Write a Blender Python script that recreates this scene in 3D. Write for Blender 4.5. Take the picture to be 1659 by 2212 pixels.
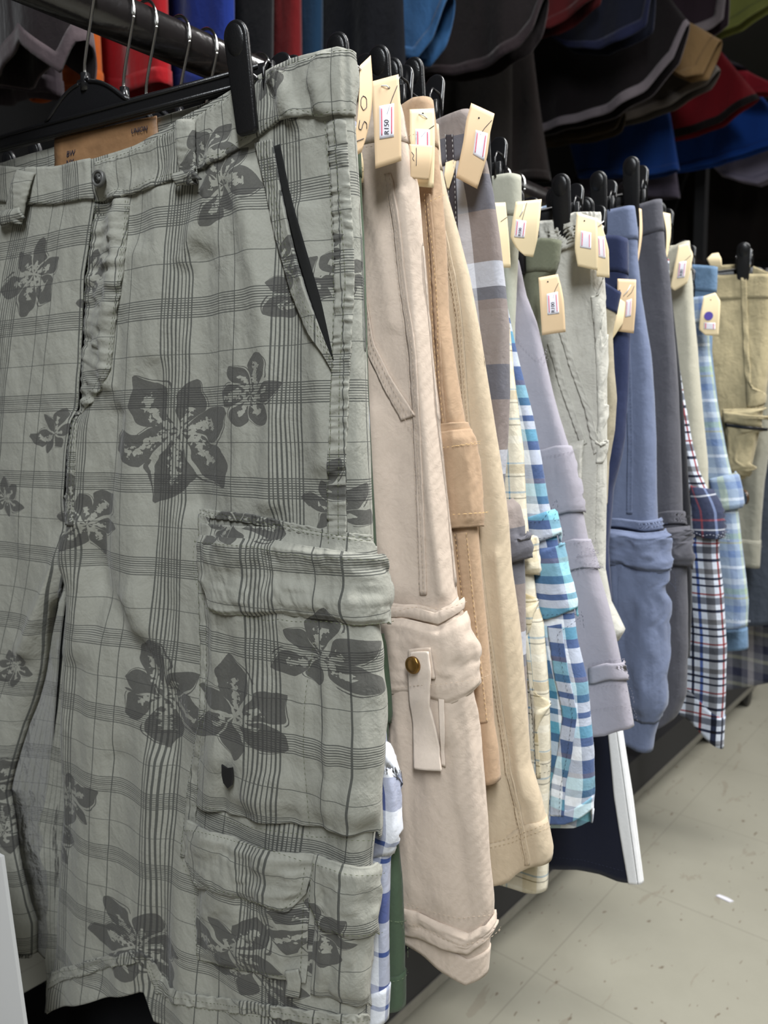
import bpy, bmesh, math, random
import numpy as np
from mathutils import Vector, Matrix
PI = math.pi
for o in list(bpy.data.objects): bpy.data.objects.remove(o)
SC = bpy.context.scene
COL = SC.collection

# ------------------------------------------------------------------ camera
CX, CY, F = 829.5, 1106.0, 1605.0
HC = 0.84                                   # camera height over the floor
def _cd(x, y): return np.array([x-CX, -(y-CY), -F])
_Y = _cd(2250, 900); _Y /= np.linalg.norm(_Y)          # direction of the rail
_X = -_cd(-1008, 945); _X -= _X.dot(_Y)*_Y; _X /= np.linalg.norm(_X)
_Z = np.cross(_X, _Y)
RC = np.array([_X, _Y, _Z])
CAM = np.array([0, 0, HC])
cd = bpy.data.cameras.new('camera'); cam = bpy.data.objects.new('camera', cd); COL.objects.link(cam)
M = Matrix([list(RC[0])+[0], list(RC[1])+[0], list(RC[2])+[HC], [0, 0, 0, 1]])
cam.matrix_world = M
cd.sensor_fit = 'HORIZONTAL'; cd.sensor_width = 36; cd.lens = 36*F/1659
cd.clip_start = 0.02; cd.clip_end = 50
cd.dof.use_dof = True; cd.dof.focus_distance = 0.50; cd.dof.aperture_fstop = 13
SC.camera = cam
# ------------------------------------------------------------------ light
w = bpy.data.worlds.new('world'); SC.world = w; w.use_nodes = True
w.node_tree.nodes['Background'].inputs[0].default_value = (0.9, 0.95, 1, 1)
w.node_tree.nodes['Background'].inputs[1].default_value = 0.14
def area(name, loc, target, sx, sy, power, col=(1, 1, 1)):
    l = bpy.data.lights.new(name, 'AREA'); l.shape = 'RECTANGLE'; l.size = sx; l.size_y = sy; l.energy = power; l.color = col
    o = bpy.data.objects.new(name, l); COL.objects.link(o); o.location = loc
    o.rotation_euler = (Vector(target)-Vector(loc)).to_track_quat('-Z', 'Y').to_euler(); l.spread = math.radians(125)
    return o
area('ceiling_or_fill_light', (0.55, 1.1, 2.5), (-0.3, 0.7, 0.6), 0.3, 1.6, 30, (1, .985, .96))
area('ceiling_or_fill_light', (0.75, -0.75, 2.3), (-0.5, 0.4, 0.7), 0.3, 1.2, 23, (.93, .97, 1))  # fill lamp added to brighten the front pair and graze its folds
area('ceiling_or_fill_light', (1.3, 3.2, 2.6), (0.2, 2.0, 0), 0.3, 1.6, 26, (1, .98, .95))
SC.view_settings.view_transform = 'Standard'; SC.view_settings.look = 'None'
SC.view_settings.exposure = 0.22; SC.view_settings.gamma = 1; SC.view_settings.use_curve_mapping = False

# ------------------------------------------------------------------ helpers
def rayd(px, py):
    return RC @ (_cd(px, py)/F)
def on_plane(px, py, O, n):
    r = rayd(px, py); t = (np.array(O)-CAM).dot(n)/r.dot(n)
    return CAM + r*t
def on_y(px, py, Y): return on_plane(px, py, (0, Y, 0), np.array([0, 1., 0]))
def on_x(px, py, X): return on_plane(px, py, (X, 0, 0), np.array([1., 0, 0]))
def project(P):
    c = (np.asarray(P)-CAM) @ RC            # rows -> camera coords
    return np.stack([CX-F*c[..., 0]/c[..., 2], CY+F*c[..., 1]/c[..., 2]], -1)
def lin(h):
    h = h.lstrip('#'); v = [int(h[i:i+2], 16)/255 for i in (0, 2, 4)]
    return tuple((x/12.92 if x <= .04045 else ((x+.055)/1.055)**2.4) for x in v)
def _hash(ix, iy, seed):
    v = np.sin(ix*127.1+iy*311.7+seed*74.7)*43758.5453
    return v-np.floor(v)
def vnoise(x, y, seed=0):
    x = np.asarray(x, float); y = np.asarray(y, float)
    ix = np.floor(x); iy = np.floor(y); fx = x-ix; fy = y-iy
    fx = fx*fx*fx*(fx*(fx*6-15)+10); fy = fy*fy*fy*(fy*(fy*6-15)+10)
    a = _hash(ix, iy, seed); b = _hash(ix+1, iy, seed); c = _hash(ix, iy+1, seed); d = _hash(ix+1, iy+1, seed)
    return (a*(1-fx)+b*fx)*(1-fy)+(c*(1-fx)+d*fx)*fy-0.5
def sst(a, b, x):
    t = np.clip((x-a)/(b-a), 0, 1); return t*t*(3-2*t)

def setp(o, label=None, cat=None, group=None, kind=None):
    if label: o['label'] = label
    if cat: o['category'] = cat
    if group: o['group'] = group
    if kind: o['kind'] = kind
    return o
def thing(name, label, cat, loc=(0, 0, 0), group=None):
    o = bpy.data.objects.new(name, None); COL.objects.link(o); o.location = loc; o.empty_display_size = .03
    return setp(o, label, cat, group)
def link(name, me, mat=None, parent=None, smooth=True):
    """all vertices are given in world space"""
    o = bpy.data.objects.new(name, me); COL.objects.link(o)
    if mat: me.materials.append(mat)
    if smooth:
        for p in me.polygons: p.use_smooth = True
    if parent is not None:
        o.parent = parent
        base = np.zeros(3); q = parent
        while q is not None: base += np.array(q.location); q = q.parent
        me.transform(Matrix.Translation(-Vector(base)))
    else:
        v = np.empty(len(me.vertices)*3); me.vertices.foreach_get('co', v); v = v.reshape(-1, 3)
        c = Vector(((v[:, 0].min()+v[:, 0].max())/2, (v[:, 1].min()+v[:, 1].max())/2, v[:, 2].min()))
        me.transform(Matrix.Translation(-c)); o.location = c
    return o
def mesh_from(name, verts, faces, uvs=None):
    me = bpy.data.meshes.new(name)
    me.from_pydata([tuple(map(float, v)) for v in verts], [], faces)
    if uvs is not None:
        l = me.uv_layers.new(name='UVMap'); idx = np.empty(len(me.loops), int); me.loops.foreach_get('vertex_index', idx)
        l.data.foreach_set('uv', np.asarray(uvs, float)[idx].ravel())
    me.update(); return me
def grid_faces(n, m, off=0, flip=False):
    f = []
    for i in range(n-1):
        for j in range(m-1):
            a = off+i*m+j; q = (a, a+1, a+m+1, a+m)
            f.append(q[::-1] if flip else q)
    return f
def bm_to(name, bm, mat, parent=None, smooth=True):
    me = bpy.data.meshes.new(name); bm.normal_update(); bm.to_mesh(me); bm.free(); return link(name, me, mat, parent, smooth)
def add_tube(bm, pts, r, seg=8, cap=True):
    pts = [Vector(p) for p in pts]; rings = []; n = len(pts); prev = None
    for i, p in enumerate(pts):
        t = (pts[min(i+1, n-1)]-pts[max(i-1, 0)]).normalized()
        if prev is None:
            a = t.orthogonal().normalized()
        else:
            a = (prev-t*prev.dot(t)).normalized()
        prev = a; b = t.cross(a)
        rr = r[i] if hasattr(r, '__len__') else r
        rings.append([bm.verts.new(p+(a*math.cos(2*PI*k/seg)+b*math.sin(2*PI*k/seg))*rr) for k in range(seg)])
    for i in range(n-1):
        for k in range(seg):
            bm.faces.new((rings[i][k], rings[i][(k+1) % seg], rings[i+1][(k+1) % seg], rings[i+1][k]))
    if cap: bm.faces.new(rings[0][::-1]); bm.faces.new(rings[-1])
def add_prism(bm, poly, O, ux, uy, un, th, bev=0.0, seg=3):
    """extrude a 2-D outline (in the ux, uy frame) by th along un, with rounded rims"""
    O = Vector(O); ux = Vector(ux); uy = Vector(uy); un = Vector(un); n = len(poly)
    c = Vector((sum(p[0] for p in poly)/n, sum(p[1] for p in poly)/n))
    prof = [(0, bev)]+[(bev*(1-math.sin(a)), bev*(1-math.cos(a))) for a in []]
    lay = []
    if bev > 0:
        for k in range(seg+1):
            a = PI/2*k/seg; lay.append((bev*(1-math.sin(a)), -th/2+bev*(1-math.cos(a))))
        lay += [(i, -h) for i, h in lay[::-1]]
    else: lay = [(0, -th/2), (0, th/2)]
    # inset outline by moving points along averaged normals
    nor = []
    area2 = sum(poly[i][0]*poly[(i+1) % n][1]-poly[(i+1) % n][0]*poly[i][1] for i in range(n))
    sg = 1 if area2 > 0 else -1
    for i in range(n):
        a = Vector(poly[i-1]); b = Vector(poly[i]); d = Vector(poly[(i+1) % n])
        e1 = (b-a).normalized(); e2 = (d-b).normalized()
        nn = Vector((-(e1.y+e2.y), e1.x+e2.x))*sg
        nor.append(nn.normalized())
    rings = []
    for ins, h in lay:
        rings.append([bm.verts.new(O+ux*(poly[i][0]+nor[i].x*ins)+uy*(poly[i][1]+nor[i].y*ins)+un*h) for i in range(n)])
    for a, b in zip(rings[:-1], rings[1:]):
        for i in range(n): bm.faces.new((a[i], a[(i+1) % n], b[(i+1) % n], b[i]))
    bm.faces.new(rings[0][::-1]); bm.faces.new(rings[-1])
def add_box(bm, lo, hi):
    v = [bm.verts.new((x, y, z)) for x in (lo[0], hi[0]) for y in (lo[1], hi[1]) for z in (lo[2], hi[2])]
    for q in ((0, 1, 3, 2), (4, 6, 7, 5), (0, 4, 5, 1), (2, 3, 7, 6), (0, 2, 6, 4), (1, 5, 7, 3)): bm.faces.new([v[i] for i in q])
def add_ell(bm, c, ax, ay, az, seg=20, rings=10):
    c = Vector(c); m = Matrix((ax, ay, az)).transposed()
    r = bmesh.ops.create_uvsphere(bm, u_segments=seg, v_segments=rings, radius=1)
    for v in r['verts']: v.co = c+m @ v.co
def text_mesh(txt, size, mat, O, ux, uy, parent, name='lettering', ext=0.00008, italic=0):
    cu = bpy.data.curves.new(name, 'FONT'); cu.body = txt; cu.size = size; cu.align_x = 'CENTER'; cu.align_y = 'CENTER'; cu.extrude = ext
    cu.resolution_u = 3; cu.shear = italic
    t = bpy.data.objects.new(name, cu); COL.objects.link(t)
    dg = bpy.context.evaluated_depsgraph_get(); me = bpy.data.meshes.new_from_object(t.evaluated_get(dg)); bpy.data.objects.remove(t)
    ux = Vector(ux).normalized(); uy = Vector(uy).normalized(); un = ux.cross(uy)
    m = Matrix.Translation(Vector(O)) @ Matrix((ux, uy, un)).transposed().to_4x4()
    me.transform(m); me.materials.clear()
    return link(name, me, mat, parent, False)

# ------------------------------------------------------------------ materials
class NT:
    def __init__(s, name):
        s.m = bpy.data.materials.new(name); s.m.use_nodes = True; s.t = s.m.node_tree; s.n = s.t.nodes; s.b = s.n['Principled BSDF']
    def node(s, k, **kw):
        n = s.n.new(k)
        for a, v in kw.items(): setattr(n, a, v)
        return n
    def ln(s, a, b): s.t.links.new(a, b)
    def put(s, sock, v):
        if hasattr(v, 'links') or isinstance(v, bpy.types.NodeSocket): s.ln(v, sock)
        elif isinstance(v, tuple) and len(v) == 3 and sock.type == 'RGBA': sock.default_value = (*v, 1)
        else: sock.default_value = v
    def math(s, op, a, b=None, c=None, clamp=False):
        n = s.node('ShaderNodeMath', operation=op, use_clamp=clamp); s.put(n.inputs[0], a)
        if b is not None: s.put(n.inputs[1], b)
        if c is not None: s.put(n.inputs[2], c)
        return n.outputs[0]
    def vmath(s, op, a, b=None):
        n = s.node('ShaderNodeVectorMath', operation=op); s.put(n.inputs[0], a)
        if b is not None: s.put(n.inputs[1], b)
        return n.outputs['Value'] if op in ('LENGTH', 'DISTANCE', 'DOT_PRODUCT') else n.outputs[0]
    def mix(s, f, a, b, mode='MIX'):
        n = s.node('ShaderNodeMix', data_type='RGBA', blend_type=mode); s.put(n.inputs[0], f); s.put(n.inputs[6], a); s.put(n.inputs[7], b)
        return n.outputs[2]
    def noise(s, vec, scale, detail=3, rough=.55, dist=0):
        n = s.node('ShaderNodeTexNoise'); s.put(n.inputs['Vector'], vec); n.inputs['Scale'].default_value = scale; n.inputs['Detail'].default_value = detail
        n.inputs['Roughness'].default_value = rough; n.inputs['Distortion'].default_value = dist
        return n.outputs[0]
    def mapping(s, vec, scale=(1, 1, 1), rot=(0, 0, 0), loc=(0, 0, 0)):
        n = s.node('ShaderNodeMapping'); s.put(n.inputs[0], vec); n.inputs[1].default_value = loc; n.inputs[2].default_value = rot; n.inputs[3].default_value = scale
        return n.outputs[0]
    def ramp(s, fac, stops, const=True):
        n = s.node('ShaderNodeValToRGB'); s.put(n.inputs[0], fac); cr = n.color_ramp
        if const: cr.interpolation = 'CONSTANT'
        cr.elements[0].position = stops[0][0]; cr.elements[0].color = (*stops[0][1], 1)
        cr.elements[1].position = max(stops[1][0], 1e-4); cr.elements[1].color = (*stops[1][1], 1)
        for p, c in stops[2:]:
            e = cr.elements.new(min(p, 1)); e.color = (*c, 1)
        return n.outputs[0]
    def bump(s, h, strength, dist, prev=None):
        n = s.node('ShaderNodeBump'); s.put(n.inputs['Height'], h); n.inputs['Strength'].default_value = strength; n.inputs['Distance'].default_value = dist
        if prev is not None: s.ln(prev, n.inputs['Normal'])
        return n.outputs[0]
    def uv(s): return s.node('ShaderNodeTexCoord').outputs['UV']
    def objc(s): return s.node('ShaderNodeTexCoord').outputs['Object']
def simple(name, col, rough=.5, metal=0, spec=.5, noise=0, coat=0, bump=0, bscale=200):
    k = NT(name); b = k.b
    if noise:
        f = k.noise(k.objc(), 60, 4); c = k.mix(f, tuple(x*(1-noise) for x in col), tuple(min(x*(1+noise), 1) for x in col)); k.ln(c, b.inputs['Base Color'])
    else: b.inputs['Base Color'].default_value = (*col, 1)
    b.inputs['Roughness'].default_value = rough; b.inputs['Metallic'].default_value = metal; b.inputs['Specular IOR Level'].default_value = spec
    if coat: b.inputs['Coat Weight'].default_value = coat
    if bump: k.ln(k.bump(k.noise(k.objc(), bscale, 3), bump, .001), b.inputs['Normal'])
    return k.m
def bandstops(base, lines):
    """lines: (centre, width, colour) in 0..1 -> constant ramp stops"""
    st = [(0.0, base)]
    for c, wd, col in sorted(lines):
        st.append((c-wd/2, col)); st.append((c+wd/2, base))
    return st
def cloth(name, col, twill=.35, wear=.12, wr=.5, warp=None, weft=None, pw=.06, pf=.06, mixm='MIX', extra=None, rough=.92, tw=900., shade2=None, wscale=1.0):
    k = NT(name); b = k.b; uv = k.uv(); sep = k.node('ShaderNodeSeparateXYZ'); k.ln(uv, sep.inputs[0]); U, V = sep.outputs[0], sep.outputs[1]
    c = None
    if warp:
        a = k.ramp(k.math('FRACT', k.math('DIVIDE', U, pw)), warp); d = k.ramp(k.math('FRACT', k.math('DIVIDE', V, pf)), weft)
        if mixm == 'MIX': c = k.mix(.5, a, d)
        else: c = k.mix(1., a, d, mixm)
    else: c = col
    if extra: c = extra(k, uv, U, V, c)
    ob = k.objc()
    f = k.noise(ob, 14, 4, .6)
    f2 = k.noise(ob, 420, 2, .7)
    fac = k.math('ADD', k.math('MULTIPLY', f, wear*1.4), k.math('MULTIPLY', f2, wear))
    fac = k.math('ADD', fac, 1-wear*1.2)
    n = k.node('ShaderNodeVectorMath', operation='SCALE')
    k.put(n.inputs[0], c if not isinstance(c, tuple) else c); k.put(n.inputs['Scale'], fac)
    k.ln(n.outputs[0], b.inputs['Base Color'])
    b.inputs['Roughness'].default_value = rough; b.inputs['Specular IOR Level'].default_value = .2
    b.inputs['Sheen Weight'].default_value = .12; b.inputs['Sheen Roughness'].default_value = .5
    # weave
    wv = k.node('ShaderNodeTexWave', wave_type='BANDS', bands_direction='DIAGONAL'); k.ln(k.mapping(uv, (1, .62, 1)), wv.inputs['Vector']); wv.inputs['Scale'].default_value = tw/ 6.28
    wv.inputs['Distortion'].default_value = 1.2; wv.inputs['Detail'].default_value = 1
    nb = k.bump(wv.outputs[1], twill, .0003)
    # wrinkles: long soft ones and small crumples
    w1 = k.noise(k.mapping(ob, (24*wscale, 24*wscale, 8*wscale), (0, .25, 0)), 1, 3, .5, .35)
    w2 = k.noise(k.mapping(ob, (60*wscale, 60*wscale, 55*wscale)), 1, 4, .6, .3)
    h = k.math('ADD', w1, k.math('MULTIPLY', w2, .28))
    nb = k.bump(h, wr, .012, nb)
    k.ln(nb, b.inputs['Normal'])
    return k.m

M_black = simple('black_plastic', (.008, .008, .009), .22, spec=.6, noise=.2)
M_blackmatte = simple('black_matte_plastic', (.007, .007, .008), .32, spec=.5, bump=.2, bscale=900)
M_chrome = simple('chrome_wire', (.78, .77, .75), .16, 1)
M_rail = simple('black_painted_pipe', (.012, .010, .010), .22, spec=.7, noise=.4, bump=.35, bscale=120, coat=.3)
M_dark = simple('dark_board', (.012, .012, .014), .7)
M_brass = simple('aged_brass', lin('8a6a3a'), .28, .9, noise=.5)
M_nick = simple('dark_nickel', (.05, .05, .055), .35, .8)
M_button = simple('grey_button', lin('5a5a58'), .35)
M_btn2 = simple('brown_horn_button', lin('4e3a2a'), .25, noise=.4)
M_hole = simple('dark_hole', (.01, .01, .01), .8)
M_tagm = simple('manila_card', lin('e3c6a0'), .65, noise=.05, spec=.3)
M_tagy = simple('cream_card', lin('f0dcb4'), .65, noise=.05, spec=.3)
M_stick = simple('white_sticker', lin('ecebf5'), .5)
M_red = simple('red_ink', lin('e0506a'), .6)
M_ink = simple('dark_ink', lin('2a2a3a'), .6)
M_purple = simple('purple_ink', lin('4a3a9a'), .6)
M_clear = simple('clear_plastic_string', (.8, .8, .82), .15)
M_thread = simple('olive_thread', lin('4c5238'), .9)
M_leather = simple('tan_leather_patch', lin('8c6a4a'), .55, noise=.3, bump=.5, bscale=150)
M_white = simple('white_board', lin('dcdcdc'), .5)

# ------------------------------------------------------------------ garments
RX, RZ, RR = -0.585, 1.172, 0.0175        # rail centre x, height, radius
class Shorts: pass
def polyz(pts, z):
    zs = np.array([p[1] for p in pts]); xs = np.array([p[0] for p in pts]); o = np.argsort(zs)
    return np.interp(z, zs[o], xs[o])
def shorts(name, label, mat, Y, a, right, hem, T=(.007, .012), top=None, backtop=None, inner=None, linner=None, crotch=.27, N=34, NR=80,
           amp=.004, seed=1, band=.035, bandmat=None, gap=.02, folds=None, hb=0., wref=.24, group=None, cat='shorts', hw=.24, creases=None, arc=6, noband=False, fr=14., Tin=None, flare=0, closeb=0.):
    """a pair of shorts hanging in a plane turned by a degrees about the hook; outlines are traced points cast on that plane"""
    g = Shorts(); a = math.radians(a); u = np.array([math.cos(a), math.sin(a), 0]); n = np.array([-math.sin(a), math.cos(a), 0])
    O = np.array([RX, Y-hw*math.sin(a), 0]); g.O, g.u, g.n = O, u, n
    def loc(p):
        q = on_plane(p[0], p[1], O, n); return ((q-O).dot(u), q[2])
    Rl = [loc(p) for p in right]; Hl = [loc(p) for p in hem]
    ztop, zhem = Rl[0][1], Rl[-1][1]; L = ztop-zhem; g.L = L; g.ztop = ztop; g.waist = Rl[0][0]
    topf = [loc(p) for p in top] if top else [(0, ztop-.004), (Rl[0][0], ztop)]
    topb = [loc(p) for p in backtop] if backtop else [(0, ztop+.001), (Rl[0][0], ztop)]
    v = np.linspace(0, 1, NR)[:, None]
    rc = int(NR*min(crotch/L, .8)); g.rc = rc
    zo = ztop-v*L
    xo = polyz(Rl, zo)
    if inner: xi = polyz([loc(p) for p in inner], zo)
    else: xi = np.where(v*L > crotch, (v*L-crotch)/max(L-crotch, .01)*gap, 0.)
    if linner: li = polyz([loc(p) for p in linner], zo)
    else: li = -xi if not inner else 2*polyz([loc(p) for p in inner], ztop-min(crotch, L*.8))-xi
    xm = xi.copy()                                        # mirror axis
    ax = np.interp(v[:, 0], v[:, 0], xi[:, 0])[:, None]; axc = np.where(v*L <= crotch, ax, ax[min(rc, NR-1)])
    Tv = T[0]+(T[1]-T[0])*sst(0, .7, v)
    NC = 2*N; g.NC, g.NR, g.N = NC, NR, N
    g.P = {}; g.Nm = {}; g.UV = {}
    for half in (1, -1):
        if half == 1: X0, X1 = xi, xo
        else: X0 = li; X1 = 2*axc-xo
        W = np.abs(X1-X0); q = W-Tv
        # columns: straight part then quarter circle
        js = np.arange(N); k = N-arc
        xs = np.zeros((NR, N)); ys = np.zeros((NR, N)); ss = np.zeros((NR, N))
        for j in js:
            if j < k:
                t = j/k; xs[:, j] = (q*t)[:, 0]; ys[:, j] = -Tv[:, 0]; ss[:, j] = (q*t)[:, 0]
            else:
                th = PI/2*(j-k)/(arc-.5); th = min(th, PI/2)
                xs[:, j] = (q+Tv*math.sin(th))[:, 0]; ys[:, j] = (-Tv*math.cos(th))[:, 0]; ss[:, j] = (q+Tv*th)[:, 0]
        A = (q+Tv*PI/2)[:, 0]
        xs = np.concatenate([xs, xs[:, ::-1]], 1); ys = np.concatenate([ys, -ys[:, ::-1]], 1)
        ss = np.concatenate([ss, 2*A[:, None]-ss[:, ::-1]], 1)
        # legs close on the inside below the crotch
        fi = np.clip((np.arange(NR)-rc)/(NR*.08), 0, 1)[:, None]
        qq = np.clip(xs/np.maximum(Tv, .004)/1.2, 0, 1); ys *= 1-fi*(1-np.sqrt(1-(1-qq)**2)*.85-.15)
        x = X0+half*xs
        if half == -1: x = X0-xs
        isb = np.arange(NC)[None, :] >= N
        # top and hem curves
        mid = (xi+li)/2; wgt = np.clip(1-xs/np.maximum(W*.6, .01), 0, 1)
        x = np.where(isb, x+(mid-X0)*wgt*closeb, x)
        xsym = x if half == 1 else 2*axc-x
        zt = np.where(isb, np.interp(xsym, [p[0] for p in sorted(topb)], [p[1] for p in sorted(topb)]), np.interp(xsym, [p[0] for p in sorted(topf)], [p[1] for p in sorted(topf)]))
        zh = np.interp(xsym, [p[0] for p in sorted(Hl)], [p[1] for p in sorted(Hl)])-np.where(isb, hb, 0)
        # hem follows the columns of the last row
        zt = np.broadcast_to(zt[0:1, :], zt.shape); zh = np.broadcast_to(zh[-1:, :], zh.shape)
        z = zt-v*(zt-zh)
        # drape
        rmp = .15+.85*sst(.05, .75, v)
        rs = np.random.RandomState(seed*13+5)
        d = np.zeros_like(x)
        for kf in range(3):
            fq = fr*(0.6+.5*kf)*(.8+.4*rs.rand()); sl = rs.uniform(-1.2, 1.2); ph = rs.uniform(0, 6.28)
            d += np.sin(2*PI*(x*fq+z*sl*1.2)+ph+1.6*vnoise(x*7, z*3, seed+kf))*(1/(1+kf*.6))
        d *= amp*.55*rmp
        d += vnoise(x*24, z*7+x*6, seed+9)*amp*1.3*rmp
        dd = vnoise(x*38, z*17-x*9, seed+21+(0 if half == 1 else 0))*amp*.75+vnoise(x*80, z*50, seed+22)*amp*.28
        yy = ys+d+np.where(isb, -1, 1)*dd*.8
        if half == -1 : pass
        P = O[None, None, :]+x[..., None]*u+yy[..., None]*n; P[..., 2] = z
        if creases:
            pp = project(P)
            for poly, am, wd in creases:
                dm = np.full(x.shape, 1e9)
                for (ax0, ay0), (bx0, by0) in zip(poly[:-1], poly[1:]):
                    ab = np.array([bx0-ax0, by0-ay0], float); t = np.clip(((pp-np.array([ax0, ay0])) @ ab)/ab.dot(ab), 0, 1)
                    dist = np.linalg.norm(pp-(np.array([ax0, ay0])+t[..., None]*ab), axis=-1); dm = np.minimum(dm, dist)
                P -= (am*np.exp(-(dm/wd)**2)*(1-isb))[..., None]*n
        g.P[half] = P
        dc = np.gradient(P, axis=1); dr = np.gradient(P, axis=0); nn = np.cross(dr, dc); nn /= np.linalg.norm(nn, axis=-1, keepdims=True)+1e-12
        if half == -1: nn = -nn
        # outward test: front columns point to -n
        if (nn[NR//2, N//3] @ n) > 0: nn = -nn
        g.Nm[half] = nn
        g.UV[half] = np.stack([(ss/A[:, None]*wref)*half+seed*.013, (ztop-z)], -1)
    # body mesh
    vs = np.concatenate([g.P[1].reshape(-1, 3), g.P[-1].reshape(-1, 3)]); uvs = np.concatenate([g.UV[1].reshape(-1, 2), g.UV[-1].reshape(-1, 2)])
    off = NR*NC
    fs = grid_faces(NR, NC, 0, True)+grid_faces(NR, NC, off, False)
    for r in range(rc, NR-1):
        a0, b0 = r*NC, r*NC+NC-1; fs.append((a0, a0+NC, b0+NC, b0)); fs.append((off+b0, off+b0+NC, off+a0+NC, off+a0))
    me = mesh_from('body', vs, fs, uvs)
    bm = bmesh.new(); bm.from_mesh(me); bmesh.ops.remove_doubles(bm, verts=bm.verts, dist=2e-5); bm.to_mesh(me); bm.free()
    g.th = thing(name, label, cat, (O[0]+0*u[0], O[1], zhem), group)
    g.body = link('body', me, mat, g.th)
    sm = g.body.modifiers.new('thickness', 'SOLIDIFY'); sm.thickness = .0009; sm.offset = -1
    g.mat = mat
    # pixel lookup
    g.h = 1; g.PpH = {1: project(g.P[1][:, :N+arc]), -1: project(g.P[-1][:, :N])}; g.Pp = g.PpH[1]
    if not noband:
        rb = band/L*(NR-1); g.rb = rb
        bandmesh(g, 0, rb, .0007, bandmat or mat, 'waistband', .0012)
    return g
def bandmesh(g, r0, r1, off, mat, name, th, n=8, tilt=0):
    vs, fs, uvs = [], [], []
    for half in (1, -1):
        c = np.linspace(0, g.NC-1, g.NC*1); r = np.linspace(r0, r1, n)
        Cc, Rr = np.meshgrid(c, r); P, U = surf(g, half, Cc, Rr, off)
        o = len(vs); vs += list(P.reshape(-1, 3)); uvs += list(U.reshape(-1, 2)+np.array([0.021, .033])); fs += grid_faces(n, len(c), o, half == 1)
    me = mesh_from(name, vs, fs, uvs); bm = bmesh.new(); bm.from_mesh(me); bmesh.ops.remove_doubles(bm, verts=bm.verts, dist=1e-5); bm.to_mesh(me); bm.free()
    o = link(name, me, mat, g.th); m = o.modifiers.new('t', 'SOLIDIFY'); m.thickness = th; m.offset = 1 if False else -1
    return o
def surf(g, half, c, r, off=0.):
    c = np.clip(np.asarray(c, float), 0, g.NC-1.001); r = np.clip(np.asarray(r, float), 0, g.NR-1.001)
    i = r.astype(int); j = c.astype(int); fr = (r-i)[..., None]; fc = (c-j)[..., None]
    def bl(A): return (A[i, j]*(1-fc)+A[i, j+1]*fc)*(1-fr)+(A[i+1, j]*(1-fc)+A[i+1, j+1]*fc)*fr
    P = bl(g.P[half]); N = bl(g.Nm[half]); U = bl(g.UV[half]); N = N/(np.linalg.norm(N, axis=-1, keepdims=True)+1e-12)
    off = np.asarray(off, float)
    return P+N*(off[..., None] if off.ndim else off), U
def at(g, px, py):
    d = (g.PpH[g.h][..., 0]-px)**2+(g.PpH[g.h][..., 1]-py)**2
    r, c = np.unravel_index(np.argmin(d), d.shape); r = float(r); c = float(c)
    res = 99.
    for _ in range(7):
        p = project(surf(g, g.h, c, r)[0]); e = .3
        pc = project(surf(g, g.h, c+e, r)[0])-p; pr = project(surf(g, g.h, c, r+e)[0])-p
        J = np.stack([pc, pr], 1)/e
        if abs(np.linalg.det(J)) < 1e-3: break
        s = np.linalg.solve(J, np.array([px, py])-p); s = np.clip(s, -2, 2)
        c = min(max(c+s[0], 0), g.N+1.5); r = min(max(r+s[1], 0), g.NR-1.01)
    p = project(surf(g, g.h, c, r)[0]); res = np.linalg.norm(p-np.array([px, py]))
    if g.h == 1 and res > 1.5 and px > p[0]-.5:                        # beyond the outer fold: stay on the fold at that height
        cf = g.N+1.; col = project(surf(g, g.h, np.full(g.NR-1, cf), np.arange(g.NR-1.))[0])
        o = np.argsort(col[:, 1]); r = float(np.interp(py, col[o, 1], np.arange(g.NR-1.)[o])); c = cf
    return (c, r)
def conv(g, pts): return np.array([at(g, *p) for p in pts])
def resamp(P, n):
    P = np.asarray(P, float); d = np.r_[0, np.cumsum(np.linalg.norm(np.diff(P, axis=0), axis=1))]; t = np.linspace(0, d[-1], n)
    return np.stack([np.interp(t, d, P[:, k]) for k in range(P.shape[1])], 1)
def patch(g, name, left, right, off=.0012, mat=None, n=40, m=40, th=.0014, puff=0., ripple=0., parent=None, raw=False, uvo=(0.013, .017), edge=.12, label=None, wob=0., seed=3):
    """a cloth piece lying on the garment between two traced edges"""
    L = resamp(resamp(left if raw else conv(g, resamp(left, 24)), n), n) if not raw else resamp(left, n)
    Rr = resamp(conv(g, resamp(right, 24)), n) if not raw else resamp(right, n)
    t = np.linspace(0, 1, m)[None, :, None]; Q = L[:, None, :]*(1-t)+Rr[:, None, :]*t
    T, W = np.meshgrid(np.linspace(0, 1, n), np.linspace(0, 1, m), indexing='ij')
    o = off+puff*sst(0, edge, T)*sst(0, edge, 1-T)*sst(0, edge, W)*sst(0, edge, 1-W)
    if callable(ripple): o = o+ripple(T, W)
    elif ripple: o = o+ripple*(np.sin(T*n*.9+3*vnoise(T*9, W*4, seed))*.5+vnoise(T*n*.35, W*m*.12, seed+1)*1.2)
    if wob: o = o+wob*(vnoise(T*4, W*4, seed+7)+.6*vnoise(T*9, W*9, seed+8))
    P, U = surf(g, g.h, Q[..., 0], Q[..., 1], o)
    me = mesh_from(name, P.reshape(-1, 3), grid_faces(n, m, 0, True), U.reshape(-1, 2)+np.array(uvo))
    ob = link(name, me, mat or g.mat, parent or g.th)
    # orient outward
    me.update()
    pl = me.polygons[len(me.polygons)//2]; Pn = surf(g, g.h, Q[n//2, m//2, 0], Q[n//2, m//2, 1], 0.)[0]-surf(g, g.h, Q[n//2, m//2, 0], Q[n//2, m//2, 1], 1.)[0]
    if pl.normal.dot(Vector(Pn)) > 0: me.flip_normals()
    md = ob.modifiers.new('t', 'SOLIDIFY'); md.thickness = th; md.offset = -1
    if label: ob['label'] = label
    return ob
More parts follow.
